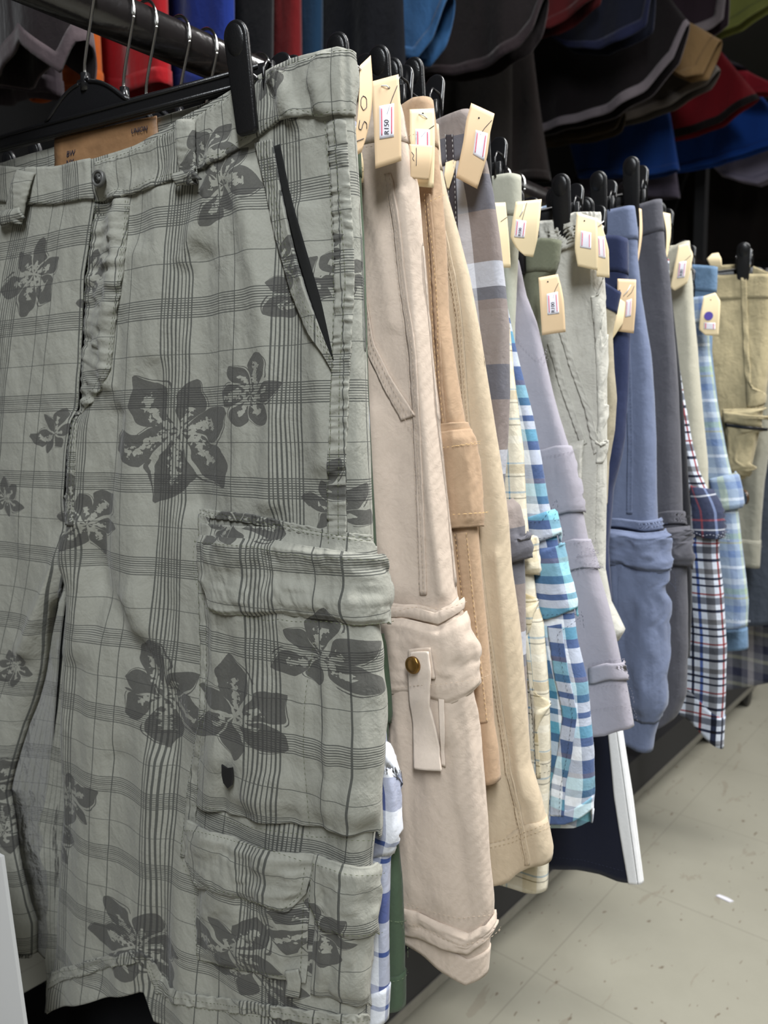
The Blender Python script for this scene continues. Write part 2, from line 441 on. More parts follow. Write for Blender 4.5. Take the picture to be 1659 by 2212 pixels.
def strip(g, name, line, wpx, **kw):
    """strip of cloth wpx wide centred on a traced line"""
    P = resamp(line, 20); d = np.gradient(P, axis=0); nn = np.stack([-d[:, 1], d[:, 0]], 1); nn /= np.linalg.norm(nn, axis=1, keepdims=True)
    return patch(g, name, P+nn*wpx/2, P-nn*wpx/2, **kw)
def stitches(g, lines, mat, **kw):
    for l in lines: stitch_row(g, [l], mat, **kw)
def stitch_row(g, lines, mat, off=.003, ln=.0028, gp=.0012, r=.00028, raw=False, parent=None, name='stitching'):
    vs, fs = [], []
    for line in lines:
        C = resamp(line, 60) if raw else resamp(conv(g, resamp(line, 26)), 140)
        P, _ = surf(g, g.h, C[:, 0], C[:, 1], off); P = P if True else P
        Nn = surf(g, g.h, C[:, 0], C[:, 1], off+.01)[0]-P; Nn /= .01
        d = np.r_[0, np.cumsum(np.linalg.norm(np.diff(P, axis=0), axis=1))]; s = 0.
        while s+ln < d[-1]:
            a = np.array([np.interp(s, d, P[:, k]) for k in range(3)]); b = np.array([np.interp(s+ln, d, P[:, k]) for k in range(3)]); nn = np.array([np.interp(s, d, Nn[:, k]) for k in range(3)])
            t = (b-a)/(np.linalg.norm(b-a)+1e-12); sd = np.cross(t, nn); mid = (a+b)/2+nn*r*.6; o = len(vs)
            vs += [a, mid+sd*r, mid+nn*r, mid-sd*r, b]
            fs += [(o, o+1, o+2), (o, o+2, o+3), (o+4, o+2, o+1), (o+4, o+3, o+2), (o, o+3, o+1), (o+4, o+1, o+3)]
            s += ln+gp
    if len(vs) < 60: return None
    me = mesh_from(name, vs, fs); return link(name, me, mat, parent or g.th, False)
def raised(g, off0=0):
    return off0

# ------------------------------------------------------------------ hangers
def rrect(w, h, r, seg=6):
    pts = []
    for cx, cy, a0 in ((w/2-r, h/2-r, 0), (-w/2+r, h/2-r, PI/2), (-w/2+r, -h/2+r, PI), (w/2-r, -h/2+r, 3*PI/2)):
        for k in range(seg+1):
            a = a0+PI/2*k/seg; pts.append((cx+r*math.cos(a), cy+r*math.sin(a)))
    return pts
def clip(parent, O, u, n, zt, zb, wdt=.019, label=None, spread=.010, gap=.0048):
    """spring clip: two long paddles pinching the waistband, flared apart at the top"""
    u = Vector(u); n = Vector(n); O = Vector(O); h = zt-zb
    root = None
    for s in (-1, 1):
        bm = bmesh.new()
        for q in (0,):
            # outline with a round thumb end
            r = wdt/2; pts = []
            for k in range(13): a = PI*k/12; pts.append((r*math.cos(a), h/2-r+r*math.sin(a)))
            rb = .004
            for k in range(5): a = PI+PI/2*k/4; pts.append((-wdt*.44+rb+rb*math.cos(a), -h/2+rb+rb*math.sin(a)))
            for k in range(5): a = 3*PI/2+PI/2*k/4; pts.append((wdt*.44-rb+rb*math.cos(a), -h/2+rb+rb*math.sin(a)))
            tilt = math.atan2(spread, h)
            up = (Vector((0, 0, 1))*math.cos(tilt)+n*s*math.sin(tilt)).normalized(); nn = u.cross(up).normalized()
            c = O+Vector((0, 0, (zt+zb)/2))+n*s*(gap+spread*.75)
            add_prism(bm, pts, c, u, up, nn, .0046, .0019, 3)
            add_ell(bm, c+up*(h/2-r*1.25)+n*s*.0016, u*r*.78, up*r*1.05, n*.0024, 18, 9)
        o = bm_to('clip_jaw', bm, M_blackmatte if s == -1 else M_black, parent)
    bm = bmesh.new(); zc = (zt+zb)/2+h*.06
    c = O+Vector((0, 0, zc))
    add_tube(bm, [c-n*(spread/2+gap+.001), c+n*(spread/2+gap+.001)], .0035, 10)
    for k in (-1, 1):
        base = c+u*k*.0105
        add_tube(bm, [base-n*.009-Vector((0, 0, .012)), base-n*.010+Vector((0, 0, .004)), base-n*.006+Vector((0, 0, .010)), base+n*.006+Vector((0, 0, .010)), base+n*.010+Vector((0, 0, .004)), base+n*.009-Vector((0, 0, .012))], .0011, 6)
    bm_to('clip_spring', bm, M_black, parent)
def hanger(g, label, clipx=None, drop=None, barz=None, hookflip=1, clipz=None, seed=0, zs=None, left=True, wdt=.019, gap=.0065, tilt=0., bh=(-.009, .008)):
    O, u, n = g.O, Vector(g.u), Vector(g.n); zb = barz if barz else g.ztop+.008
    th = thing('clip_hanger', label, 'hanger', (O[0], O[1], zb), 'clip hangers on the rail')
    half = clipx if clipx else g.waist-.035
    Ov = Vector((O[0], O[1], 0))
    bm = bmesh.new()
    # bar
    pts = [(-half-.012, bh[0]), (half+.012, bh[0]), (half+.012, bh[1]), (.048, bh[1]+.001)]
    nt = RZ-.062-zb                                             # neck height
    for k in range(1, 12):
        t = k/12; x = .046*(1-t); pts.append((x if x > .006 else .006, bh[1]+.002+max(nt-.010, .01)*(1-(1-t)**2.2)**1.25))
    pts += [(.006, max(nt, .02)), (-.006, max(nt, .02))]
    for k in range(11, 0, -1):
        t = k/12; x = -.046*(1-t); pts.append((x if x < -.006 else -.006, bh[1]+.002+max(nt-.010, .01)*(1-(1-t)**2.2)**1.25))
    pts += [(-.048, bh[1]+.001), (-half-.012, bh[1])]
    add_prism(bm, pts, Ov+Vector((0, 0, zb)), u, (0, 0, 1), n, .0042, .001, 2)
    # raised rim and ribs
    for s in (-1, 1):
        add_tube(bm, [Ov+u*(-half)+n*s*.002+Vector((0, 0, zb+bh[1]-.002)), Ov+u*half+n*s*.002+Vector((0, 0, zb+bh[1]-.002))], .0016, 6)
        add_tube(bm, [Ov+u*(-half)+n*s*.002+Vector((0, 0, zb+bh[0]+.002)), Ov+u*half+n*s*.002+Vector((0, 0, zb+bh[0]+.002))], .0016, 6)
        rim = [Ov+u*p[0]+n*s*.002+Vector((0, 0, zb+p[1]-.0012)) for p in pts[3:-1]]; add_tube(bm, rim, .0016, 6)
    if tilt:
        pv = Ov+u*half+Vector((0, 0, zb))
        for v_ in bm.verts: v_.co = v_.co+Vector((0, 0, 1))*(-(v_.co-pv).dot(u)*math.tan(math.radians(tilt)))
    bm_to('hanger_bar', bm, M_blackmatte, th, True)
    bm = bmesh.new(); top = zb+max(nt, .02)
    add_tube(bm, [Ov+Vector((0, 0, top-.004)), Ov+Vector((0, 0, top+.009))], [.0045, .0038], 12)
    bm_to('hook_collar', bm, M_black, th)
    bm = bmesh.new(); R = RR+.0024; xa = Vector((1, 0, 0))
    pts = [Ov+Vector((0, 0, top)), Ov+Vector((0, 0, top+.017))]
    rc = Vector((RX, O[1], RZ+.001))
    for k in range(0, 19):
        a = math.radians(-28+k*11.3); pts.append(rc+xa*math.cos(a)*R*hookflip+Vector((0, 0, math.sin(a)*R)))
    q = [Vector(p) for p in pts]
    sm = []
    for i in range(len(q)-1):
        p0 = q[max(i-1, 0)]; p1 = q[i]; p2 = q[i+1]; p3 = q[min(i+2, len(q)-1)]
        for k in range(4):
            t = k/4; sm.append(.5*((2*p1)+(-p0+p2)*t+(2*p0-5*p1+4*p2-p3)*t*t+(-p0+3*p1-3*p2+p3)*t**3))
    sm.append(q[-1]); add_tube(bm, sm, .0013, 8)
    bm_to('hook', bm, M_chrome, th)
    zt, zbm = clipz if clipz else (g.ztop+.038, g.ztop-.03)
    for s in ((1, -1) if left else (1,)):
        clip(th, Ov+u*s*half, u, n, zt, zbm, wdt, gap=gap)
    return th

# ------------------------------------------------------------------ the room
def floor_mat():
    k = NT('vinyl_tiles'); b = k.b; ob = k.node('ShaderNodeTexCoord').outputs['Object']; sep = k.node('ShaderNodeSeparateXYZ'); k.ln(ob, sep.inputs[0])
    def line(s, o):
        f = k.math('FRACT', k.math('DIVIDE', k.math('ADD', s, 10*.305-o), .305)); e = k.math('MINIMUM', f, k.math('SUBTRACT', 1, f)); return e
    ex = line(sep.outputs[0], -.529+.305*2); ey = line(sep.outputs[1], .0248+.305)
    g = k.math('MINIMUM', ex, ey); gl = k.math('SUBTRACT', 1, k.math('DIVIDE', g, .0045), clamp=True)
    n1 = k.noise(ob, 9, 5, .6); n2 = k.noise(ob, 150, 3, .6)
    c = k.mix(n1, lin('9c998b'), lin('aeab9d')); c = k.mix(k.math('MULTIPLY', n2, .35), c, lin('9a988a'))
    c = k.mix(k.math('MULTIPLY', gl, .55), c, lin('6d6a60'))
    # scuffs
    sc = k.noise(k.mapping(ob, (30, 9, 1), (0, 0, .9)), 1, 4, .6, .6); c = k.mix(k.math('MULTIPLY', k.math('GREATER_THAN', sc, .645), .3), c, lin('7e7060'))
    s2 = k.noise(k.mapping(ob, (95, 42, 1), (0, 0, -.5)), 1, 2, .5, .3); c = k.mix(k.math('MULTIPLY', k.math('GREATER_THAN', s2, .71), .7), c, lin('5e4a38'))
    s3 = k.noise(k.mapping(ob, (4, 4, 1)), 1, 4, .6, .3); c = k.mix(k.math('MULTIPLY', s3, .3), c, lin('8e8a7c'))
    k.ln(c, b.inputs['Base Color']); b.inputs['Roughness'].default_value = .42; b.inputs['Specular IOR Level'].default_value = .35
    k.ln(k.bump(k.math('ADD', k.noise(ob, 60, 3), k.math('MULTIPLY', gl, -1)), .12, .002), b.inputs['Normal'])
    return k.m
def slab(name, lo, hi, mat, kind='structure'):
    bm = bmesh.new(); add_box(bm, lo, hi)
    bmesh.ops.recalc_face_normals(bm, faces=bm.faces); me = bpy.data.meshes.new(name); bm.to_mesh(me); bm.free(); me.materials.append(mat)
    o = bpy.data.objects.new(name, me); COL.objects.link(o); o['kind'] = kind; return o
M_floor = floor_mat(); M_wall = simple('dark_painted_wall', (.010, .010, .011), .8, bump=.2); M_ceil = simple('ceiling_white', (.10, .10, .10), .9, bump=.2)
slab('floor', (-2.6, -1.6, -.02), (1.8, 5.2, 0), M_floor)
slab('wall_left', (-2.7, -1.6, 0), (-2.6, 5.2, 2.8), M_wall)
slab('wall_back', (-2.7, 5.2, 0), (1.9, 5.3, 2.8), M_wall)
slab('wall_right', (1.8, -1.6, 0), (1.9, 5.2, 2.8), simple('aisle_wall_paint', lin('8a8884'), .8, bump=.2))
slab('ceiling', (-2.7, -1.7, 2.8), (1.9, 5.3, 2.9), M_ceil)
slab('wall_front', (-2.7, -1.7, 0), (1.9, -1.6, 2.8), simple('front_wall_paint', lin('9a9894'), .8, bump=.2))

# the garment rack
rack = thing('garment_rack', 'black pipe garment rack carrying the row of shorts on clip hangers', 'clothes rack', (RX, .9, 0))
bm = bmesh.new(); add_tube(bm, [(RX, -.35, RZ), (RX, 1.0, RZ), (RX, 2.35, RZ)], RR, 24); bm_to('hanging_rail', bm, M_rail, rack)
for y in (-.33, 2.33):
    bm = bmesh.new(); add_tube(bm, [(RX, y, .1), (RX, y, RZ)], .014, 16); bm_to('upright_post', bm, M_rail, rack)
    bm = bmesh.new(); add_box(bm, (RX-.3, y-.015, .075), (RX+.02, y+.015, .105)); bm_to('foot_bar', bm, M_dark, rack, False)
bm = bmesh.new(); add_box(bm, (RX-.012, -.35, .07), (RX+.012, 2.35, .085)); bm_to('base_bar', bm, simple('scuffed_steel', lin('77756e'), .4, .4, noise=.25), rack, False)
bm = bmesh.new(); add_box(bm, (RX-.3, -.35, .085), (RX+.010, 2.35, .16)); bm_to('base_panel', bm, M_dark, rack, False)
for y in (-.30, 1.98, 2.3):
    c0 = Vector((RX-.02, y, .0))
    o = None
    bm = bmesh.new(); add_tube(bm, [c0+Vector((-.010, 0, .03)), c0+Vector((.010, 0, .03))], .029, 20); o = bm_to('castor_wheel', bm, M_blackmatte, rack)
    bm = bmesh.new(); add_box(bm, (c0.x-.016, y-.018, .045), (c0.x+.016, y+.018, .072)); add_tube(bm, [c0+Vector((0, 0, .06)), c0+Vector((0, 0, .09))], .007, 8); bm_to('castor_fork', bm, M_dark, rack, False)

# ------------------------------------------------------------------ front pair: grey-green plaid cargo shorts with flowers
def front_cloth(flow):
    base = lin('96968d'); dk = lin('545551')
    def lines(period_lines, single):
        st = []
        for k in range(9): st.append((.12+k*.0265, .0105, dk))
        for s in single: st.append((s, .010, dk))
        return bandstops(base, st)
    def extra(k, uv, U, V, c):
        # nearest flower (centre, size, turn)
        bd = None; bv = None
        dn = k.noise(uv, 42, 1, .5); dn2 = k.math('MULTIPLY', k.math('SUBTRACT', dn, .5), .016)
        uvw = k.vmath('ADD', uv, k.node('ShaderNodeCombineXYZ').outputs[0]); cmb = uvw.node.inputs[1].links[0].from_node; k.ln(dn2, cmb.inputs[0]); k.ln(k.math('MULTIPLY', k.math('SUBTRACT', k.noise(k.mapping(uv, (1, 1, 1), (0, 0, 0), (3, 5, 0)), 42, 1, .5), .5), .016), cmb.inputs[1])
        for (cx, cy, R, rot) in flow:
            v = k.vmath('SUBTRACT', uvw, (cx, cy, 0)); sc = k.node('ShaderNodeVectorMath', operation='SCALE'); k.ln(v, sc.inputs[0]); sc.inputs['Scale'].default_value = 1/R
            d = k.vmath('LENGTH', sc.outputs[0]); vv = k.vmath('ADD', sc.outputs[0], (0, 0, rot))
            if bd is None: bd, bv = d, vv
            else:
                ls = k.math('LESS_THAN', d, bd); mx = k.node('ShaderNodeMix', data_type='VECTOR'); k.ln(ls, mx.inputs[0]); k.ln(bv, mx.inputs[4]); k.ln(vv, mx.inputs[5]); bv = mx.outputs[1]
                bd = k.math('MINIMUM', d, bd)
        s = k.node('ShaderNodeSeparateXYZ'); k.ln(bv, s.inputs[0]); x, y, rot = s.outputs
        th = k.math('ADD', k.math('ARCTAN2', y, x), rot); r = bd
        n = 6.
        cell = k.math('DIVIDE', th, 2*PI/n); idx = k.math('ROUND', cell); da = k.math('MULTIPLY', k.math('SUBTRACT', cell, idx), 2*PI/n)
        rnd = k.math('FRACT', k.math('MULTIPLY', k.math('SINE', k.math('ADD', k.math('MULTIPLY', idx, 12.99), k.math('MULTIPLY', rot, 7.3))), 437.58))
        rnd = k.math('ABSOLUTE', rnd)
        L = k.math('ADD', k.math('MULTIPLY', rnd, .52), .52); rr = k.math('DIVIDE', r, L)
        latS = k.math('MULTIPLY', rr, k.math('SINE', da)); lat = k.math('ABSOLUTE', k.math('ADD', latS, k.math('MULTIPLY', k.math('SINE', k.math('MULTIPLY', rr, 3.4)), k.math('MULTIPLY', k.math('SUBTRACT', rnd, .5), .14))))
        rc = k.math('MINIMUM', rr, 1.); hw = k.math('MULTIPLY', k.math('SINE', k.math('MULTIPLY', k.math('POWER', rc, 1.5), PI)), .27)
        hw = k.math('ADD', hw, k.math('MULTIPLY', k.math('SUBTRACT', k.noise(uv, 120, 2), .5), .05))
        petal = k.math('MULTIPLY', k.math('LESS_THAN', lat, hw), k.math('LESS_THAN', rr, 1.))
        # pale streaks inside petals
        jag = k.noise(k.mapping(uv, (1, 1, 1)), 260, 2, .6); streak = k.math('LESS_THAN', lat, k.math('MULTIPLY', k.math('SUBTRACT', jag, .36), .40))
        inner = k.math('MULTIPLY', streak, k.math('MULTIPLY', k.math('LESS_THAN', rr, k.math('ADD', k.math('MULTIPLY', rnd, .35), .38)), k.math('GREATER_THAN', rr, .12)))
        inner = k.math('MULTIPLY', inner, k.math('GREATER_THAN', rnd, .22))
        # thin outline hooks
        ring = k.math('MULTIPLY', k.math('LESS_THAN', k.math('ABSOLUTE', k.math('SUBTRACT', lat, k.math('MULTIPLY', hw, 1.25))), .016), k.math('GREATER_THAN', rr, .55))
        ring = k.math('MULTIPLY', ring, k.math('MULTIPLY', k.math('LESS_THAN', rr, .99), k.math('GREATER_THAN', latS, 0)))
        mask = k.math('MULTIPLY', petal, k.math('SUBTRACT', 1, inner)); mask = k.math('MAXIMUM', mask, ring)
        return k.mix(k.math('MULTIPLY', mask, .80), c, lin('3f3e3d'))
    return cloth('grey_green_floral_plaid', base, twill=.12, wear=.10, wr=.62, warp=lines(9, [.62, .78]), weft=lines(9, [.74]), pw=.088, pf=.066, mixm='DARKEN', extra=extra, tw=1500)

tmpmat = bpy.data.materials.new('tmp')
R1 = [(760, 112), (763, 250), (772, 380), (779, 500), (786, 700), (790, 900), (796, 1050), (800, 1190), (806, 1300), (815, 1400), (822, 1560), (824, 1650), (812, 1750), (800, 1850), (797, 2000), (788, 2130), (782, 2290)]
H1 = [(95, 2178), (180, 2150), (270, 2128), (330, 2122), (352, 2192), (450, 2222), (600, 2250), (782, 2290)]
I1 = [(215, 350), (190, 520), (166, 830), (150, 1140), (135, 1300), (128, 1420), (118, 1600), (108, 1800), (98, 2000), (93, 2180)]
LI1 = [(215, 350), (190, 520), (166, 830), (150, 1140), (100, 1350), (58, 1480), (30, 1620), (45, 1750), (80, 1900), (90, 2160)]
top1 = [(0, 372), (120, 366), (208, 352), (300, 322), (380, 282), (480, 222), (550, 180), (640, 136), (740, 110), (760, 112)]
bt1 = [(0, 340), (120, 300), (200, 285), (350, 240), (480, 200), (560, 172), (640, 134), (740, 110), (760, 112)]
cr1 = [(a_, b_*1.7, c_) for a_, b_, c_ in [([(215, 440), (195, 600), (175, 760), (160, 880)], -.004, 22), ([(262, 440), (262, 560), (240, 700), (238, 830)], .004, 16),
       ([(150, 1140), (230, 1290), (330, 1450)], -.0035, 30), ([(300, 560), (292, 800), (286, 1100), (300, 1350)], .0035, 34), ([(290, 1290), (350, 1420), (470, 1620)], .0025, 34),
       ([(430, 560), (438, 800), (425, 1080)], -.0045, 34), ([(520, 380), (560, 600), (600, 900), (590, 1080)], .0045, 30), ([(372, 1500), (352, 1800), (336, 2120)], -.0045, 30), ([(340, 1650), (322, 1850), (310, 2100)], .003, 30),
       ([(150, 1450), (135, 1750), (120, 2100)], -.004, 30), ([(250, 1650), (230, 1900), (205, 2120)], -.003, 34), ([(345, 420), (350, 600), (340, 760)], .003, 30), ([(660, 460), (690, 700), (700, 1000)], .003, 26),
       ([(640, 260), (615, 200), (600, 165)], .0025, 14), ([(700, 240), (690, 180), (700, 125)], .002, 12), ([(480, 330), (440, 460), (400, 560)], .003, 20), ([(250, 900), (215, 1100), (190, 1350)], -.004, 26), ([(165, 1130), (120, 1260), (60, 1400)], .006, 20)]]
G1 = shorts('cargo_shorts', 'grey-green plaid cargo shorts printed with dark flowers, frontmost on the rack', tmpmat, .3655, 12.2, R1, H1, T=(.007, .015), top=top1, backtop=bt1,
            inner=I1, linner=LI1, N=120, NR=330, amp=.0042, seed=1, creases=cr1, hb=.006, wref=.232, arc=12, noband=True, crotch=.262, fr=9, closeb=1.25)
def uvat(px, py):
    c, r = at(G1, px, py); return surf(G1, 1, c, r)[1]
def uvleft(px, py):
    h = G1; d = project(h.P[-1][:, :h.N]); e = (d[..., 0]-px)**2+(d[..., 1]-py)**2; r, c = np.unravel_index(np.argmin(e), e.shape); return h.UV[-1][r, c]
flow = []
for (px, py, R, rot, left) in ((70, 592, 122, .3, 1), (388, 932, 160, .25, 0), (540, 850, 84, 1.2, 0), (482, 402, 96, 2.0, 0), (118, 935, 80, 2.2, 1), (186, 1130, 108, .9, 0), (342, 1502, 140, 1.7, 0), (566, 1600, 150, .6, 0),
                               (150, 1722, 112, 2.6, 0), (762, 1470, 120, 1.4, 0), (640, 620, 84, 2.9, 0), (752, 590, 62, .4, 0), (14, 1075, 70, 1.8, 1), (12, 1790, 92, .5, 1), (292, 2040, 140, 2.3, 0), (560, 2110, 130, 1.1, 0),
                               (745, 2060, 104, 2.8, 0), (730, 1100, 84, .8, 0), (560, 1180, 90, 1.9, 0), (215, 640, 74, .2, 0), (610, 200, 60, 1.3, 0), (28, 1440, 70, 2.9, 1)):
    q = uvleft(px, py) if left else uvat(px, py); flow.append((float(q[0]), float(q[1]), R*.46/F*1.24, rot))
M_front = front_cloth(flow)
G1.mat = M_front; G1.body.data.materials.clear(); G1.body.data.materials.append(M_front)
g = G1
rp = lambda a, n=.9: (lambda T, W: a*(np.sin(T*n*140+4*vnoise(T*14, W*3, 5))*.5+vnoise(T*60, W*5, 8)*1.3))
ST = []
# waistband
wb_top = [(208, 352), (300, 322), (380, 282), (480, 222), (550, 180), (640, 136), (740, 110), (759, 112), (766, 114)]
wb_bot = [(200, 438), (290, 421), (386, 387), (459, 356), (551, 305), (604, 264), (640, 253), (758, 251), (768, 252)]
patch(g, 'waistband', wb_top, wb_bot, off=.0022, n=170, m=26, th=.0022, ripple=lambda T, W: .0022*vnoise(T*46, W*2+T*9, 3)+.0024*vnoise(T*17, W*2.4, 4), edge=.1, puff=.0008)
ST.append(([(210, 446-14), (290, 414), (386, 379), (459, 348), (551, 297), (604, 258), (640, 247), (758, 245)], .0052))
ST.append(([(212, 360), (300, 329), (380, 289), (480, 229), (550, 187), (640, 143), (740, 117), (756, 118)], .0052))
# waistband of the other half and the back
def handpatch(half, c0, c1, r0, r1, name, off, n=14, m=80, rip=.001, th=.002, mat=None):
    c = np.linspace(c0, c1, m); r = np.linspace(r0, r1, n); Cc, Rr = np.meshgrid(c, r); P, U = surf(g, half, Cc, Rr, off+rip*vnoise(Cc*.45, Rr*.15, 6))
    me = mesh_from(name, P.reshape(-1, 3), grid_faces(n, m, 0, half == 1), U.reshape(-1, 2)+.03); o = link(name, me, mat or M_front, g.th); md = o.modifiers.new('t', 'SOLIDIFY'); md.thickness = th; md.offset = -1; return o
rwb = at(g, 200, 438)[1]
handpatch(-1, 0, g.N*2-2, 0, rwb*1.0, 'waistband', .0022)
handpatch(1, g.N+8, g.NC-2, 0, rwb*1.0, 'waistband', .0022)
# leather patch on the inside of the back
def plane_pt(px, py, dn):
    return on_plane(px, py, g.O+g.n*dn, g.n)
def quadpatch(name, corners, dn, mat, parent, n=14, m=14, th=.0008, wob=.0008, uvs=True, seed=4):
    """small sheet between four traced corners (tl, tr, br, bl) on the shorts' own plane pushed dn along its normal"""
    tl, tr, br, bl = [plane_pt(x, y, dn) for x, y in corners]; vs = []
    for i in range(n):
        for j in range(m):
            t, w_ = i/(n-1), j/(m-1); p = (tl*(1-w_)+tr*w_)*(1-t)+(bl*(1-w_)+br*w_)*t; vs.append(p+g.n*wob*2*float(vnoise(t*5, w_*5, seed)))
    uv = [(j/(m-1)*.05, i/(n-1)*.05) for i in range(n) for j in range(m)]
    o = link(name, mesh_from(name, vs, grid_faces(n, m, 0, False), uv), mat, parent); md = o.modifiers.new('t', 'SOLIDIFY'); md.thickness = th; md.offset = 0; return o
lb = quadpatch('leather_label', [(118, 300), (338, 250), (344, 330), (118, 376)], .0035, M_leather, g.th, wob=.0006); lb['label'] = 'tan leather brand patch inside the waistband'
ux = plane_pt(300, 300, 0)-plane_pt(150, 330, 0); ux[2] *= .9
for txt, px, py, sz in (('BW', 152, 332, .0065), ('NY', 150, 352, .0065), ('UNION', 300, 281, .0052)):
    text_mesh(txt, sz, M_ink, plane_pt(px, py, .0026), ux, np.cross(-g.n, ux)*-1*-1, lb, 'printed_word', .0001, .2) if False else text_mesh(txt, sz, M_ink, plane_pt(px, py, .0022), ux, np.cross(-g.n*-1, ux)*-1, lb, 'printed_word', .0001, .2)
# fly placket, its overlap edge and stitches
patch(g, 'fly_placket', [(206, 440), (192, 520), (174, 700), (162, 830), (158, 900)], [(282, 432), (268, 600), (252, 700), (240, 800), (200, 872), (166, 898)], off=.0014, n=110, m=30, th=.0016,
      ripple=lambda T, W: .0032*vnoise(T*34, W*3+T*12, 13)+.0020*vnoise(T*66, W*2, 14), puff=.001, edge=.1)
ST += [([(284, 436), (270, 600), (254, 700), (243, 800), (222, 845), (184, 876), (166, 884)], .0048), ([(276, 436), (262, 600), (246, 700), (235, 795), (216, 836), (182, 868), (166, 874)], .0048),
       ([(214, 445), (199, 530), (181, 700), (170, 830), (164, 900)], .0048), ([(160, 905), (157, 960), (154, 1050), (153, 1130)], .0025), ([(167, 905), (164, 960), (161, 1050), (160, 1130)], .0025)]
strip(g, 'crotch_seam', [(160, 895), (156, 970), (153, 1060), (151, 1135)], 16, off=.0012, n=60, m=8, ripple=rp(.0006), th=.0014)
# belt loops
def loop(cpts, wpx, stitch=True):
    """a belt loop: strip standing off the band, doubled over at the foot"""
    prof = lambda T, W: .0022+.0044*np.sin(PI*np.clip(T*1.02, 0, 1))**.5+.0028*sst(.82, 1, T)-.0022*np.abs(2*W-1)**6+.0008*vnoise(T*16, W*3, 2)
    o = strip(g, 'belt_loop', cpts, wpx, off=.0024, n=60, m=14, th=.0022, ripple=prof)
    b = cpts[-1]; a = cpts[-2]
    f = strip(g, 'loop_fold', [(b[0]-wpx*.62, b[1]-6), (b[0], b[1]-14), (b[0]+wpx*.62, b[1]-22)], 30, off=.0075, n=18, m=12, th=.002, ripple=lambda T, W: .0025*np.sin(PI*W)+.0006*vnoise(T*6, W*6, 4))
    return o
loop([(409, 262), (414, 320), (420, 372), (418, 402)], 42)
ST += [([(400, 268), (405, 320), (411, 370), (410, 385)], .0095), ([(418, 262), (423, 320), (429, 365), (428, 380)], .0095)]
g.h = -1
loop2 = loop([(64, 372), (56, 420), (45, 462), (40, 484)], 40)
stitches(g, [[(56, 380), (48, 420), (36, 462)]], M_thread, off=.0105)
stitches(g, [[(0, 450), (60, 444), (120, 438), (196, 434)]], M_thread, off=.0046)
strip(g, 'hem_seam', [(0, 2140), (30, 2120), (60, 2106), (88, 2096)], 24, off=.0016, n=60, m=10, th=.0016, ripple=lambda T, W: .0013*vnoise(T*30, W*2, 91))
stitches(g, [[(0, 2132), (30, 2112), (60, 2098), (88, 2088)], [(0, 2148), (30, 2128), (60, 2114), (88, 2104)]], M_thread, off=.0046)
g.h = 1
# button
def button(g, px, py, R, mat, off=.006, name='button', holes=True, half=1):
    c, r = at(g, px, py); P = surf(g, half, c, r, off)[0]; n_ = Vector(surf(g, half, c, r, off+.01)[0]-P).normalized(); a = Vector(g.u); a = (a-n_*a.dot(n_)).normalized(); b = n_.cross(a)
    bm = bmesh.new(); seg = 32; prof = [(0, .0012), (.62, .0012), (.72, .0020), (.88, .0024), (1, .0014), (1, -.0006), (.9, -.0012)]
    rings = []
    for q, h in prof[1:]: rings.append([bm.verts.new(Vector(P)+(a*math.cos(2*PI*k/seg)+b*math.sin(2*PI*k/seg))*R*q+n_*h) for k in range(seg)])
    bm.faces.new(rings[0]); 
    for A, B in zip(rings[:-1], rings[1:]):
        for k in range(seg): bm.faces.new((A[k], A[(k+1) % seg], B[(k+1) % seg], B[k]))
    bm.faces.new(rings[-1][::-1]); bt = bm_to(name, bm, mat, g.th)
    if holes:
        for sx, sy in ((1, 1), (1, -1), (-1, 1), (-1, -1)):
            bm = bmesh.new(); q = Vector(P)+(a*sx+b*sy)*R*.26+n_*.0011; add_tube(bm, [q, q+n_*.0003], R*.11, 10); bm_to('button_hole', bm, M_hole, bt)
    return bt
button(g, 228, 391, .0064, M_button, .0062)
ST += [([(250, 389), (262, 384), (276, 386), (264, 392), (250, 393)], .0052)]
# slash pocket: flat strip coloured as the opening's shade, stitched lip, inner facing
patch(g, 'pocket_opening_shade', [(590, 318), (612, 420), (640, 540), (672, 650), (712, 772)], [(606, 312), (628, 420), (662, 540), (694, 650), (722, 780)], off=.0010, n=60, m=6, th=.0006, mat=simple('painted_pocket_shade', lin('0e0f0e'), .95, bump=.3))
patch(g, 'pocket_lip', [(556, 312), (578, 420), (600, 520), (636, 640), (676, 730), (716, 800)], [(592, 304), (612, 420), (640, 540), (672, 650), (700, 735), (722, 790)], off=.0030, n=110, m=16, th=.0022,
      ripple=lambda T, W: .0007*vnoise(T*50, W*2, 23)+.0008*W)
ST += [([(572, 316), (594, 420), (617, 525), (650, 640), (690, 730), (716, 786)], .0062), ([(584, 312), (604, 420), (631, 535), (664, 645), (697, 730), (718, 780)], .0062), ([(686, 788), (722, 786)], .006), ([(690, 796), (722, 794)], .006)]
# side seam
strip(g, 'side_seam', [(727, 262), (735, 380), (742, 500), (746, 620), (738, 760), (732, 880), (728, 1000), (728, 1080), (730, 1176)], 40, off=.0014, n=260, m=14, th=.0016, ripple=lambda T, W: .0024*vnoise(T*120, W*1.5, 31)+.0006*vnoise(T*50, W*2, 32))
ST += [([(710, 264), (718, 380), (725, 500), (728, 620), (720, 760), (716, 880), (714, 1000), (716, 1176)], .0050), ([(728, 264), (737, 380), (746, 500), (751, 620), (743, 760), (738, 880), (736, 1000), (738, 1176)], .0050)]
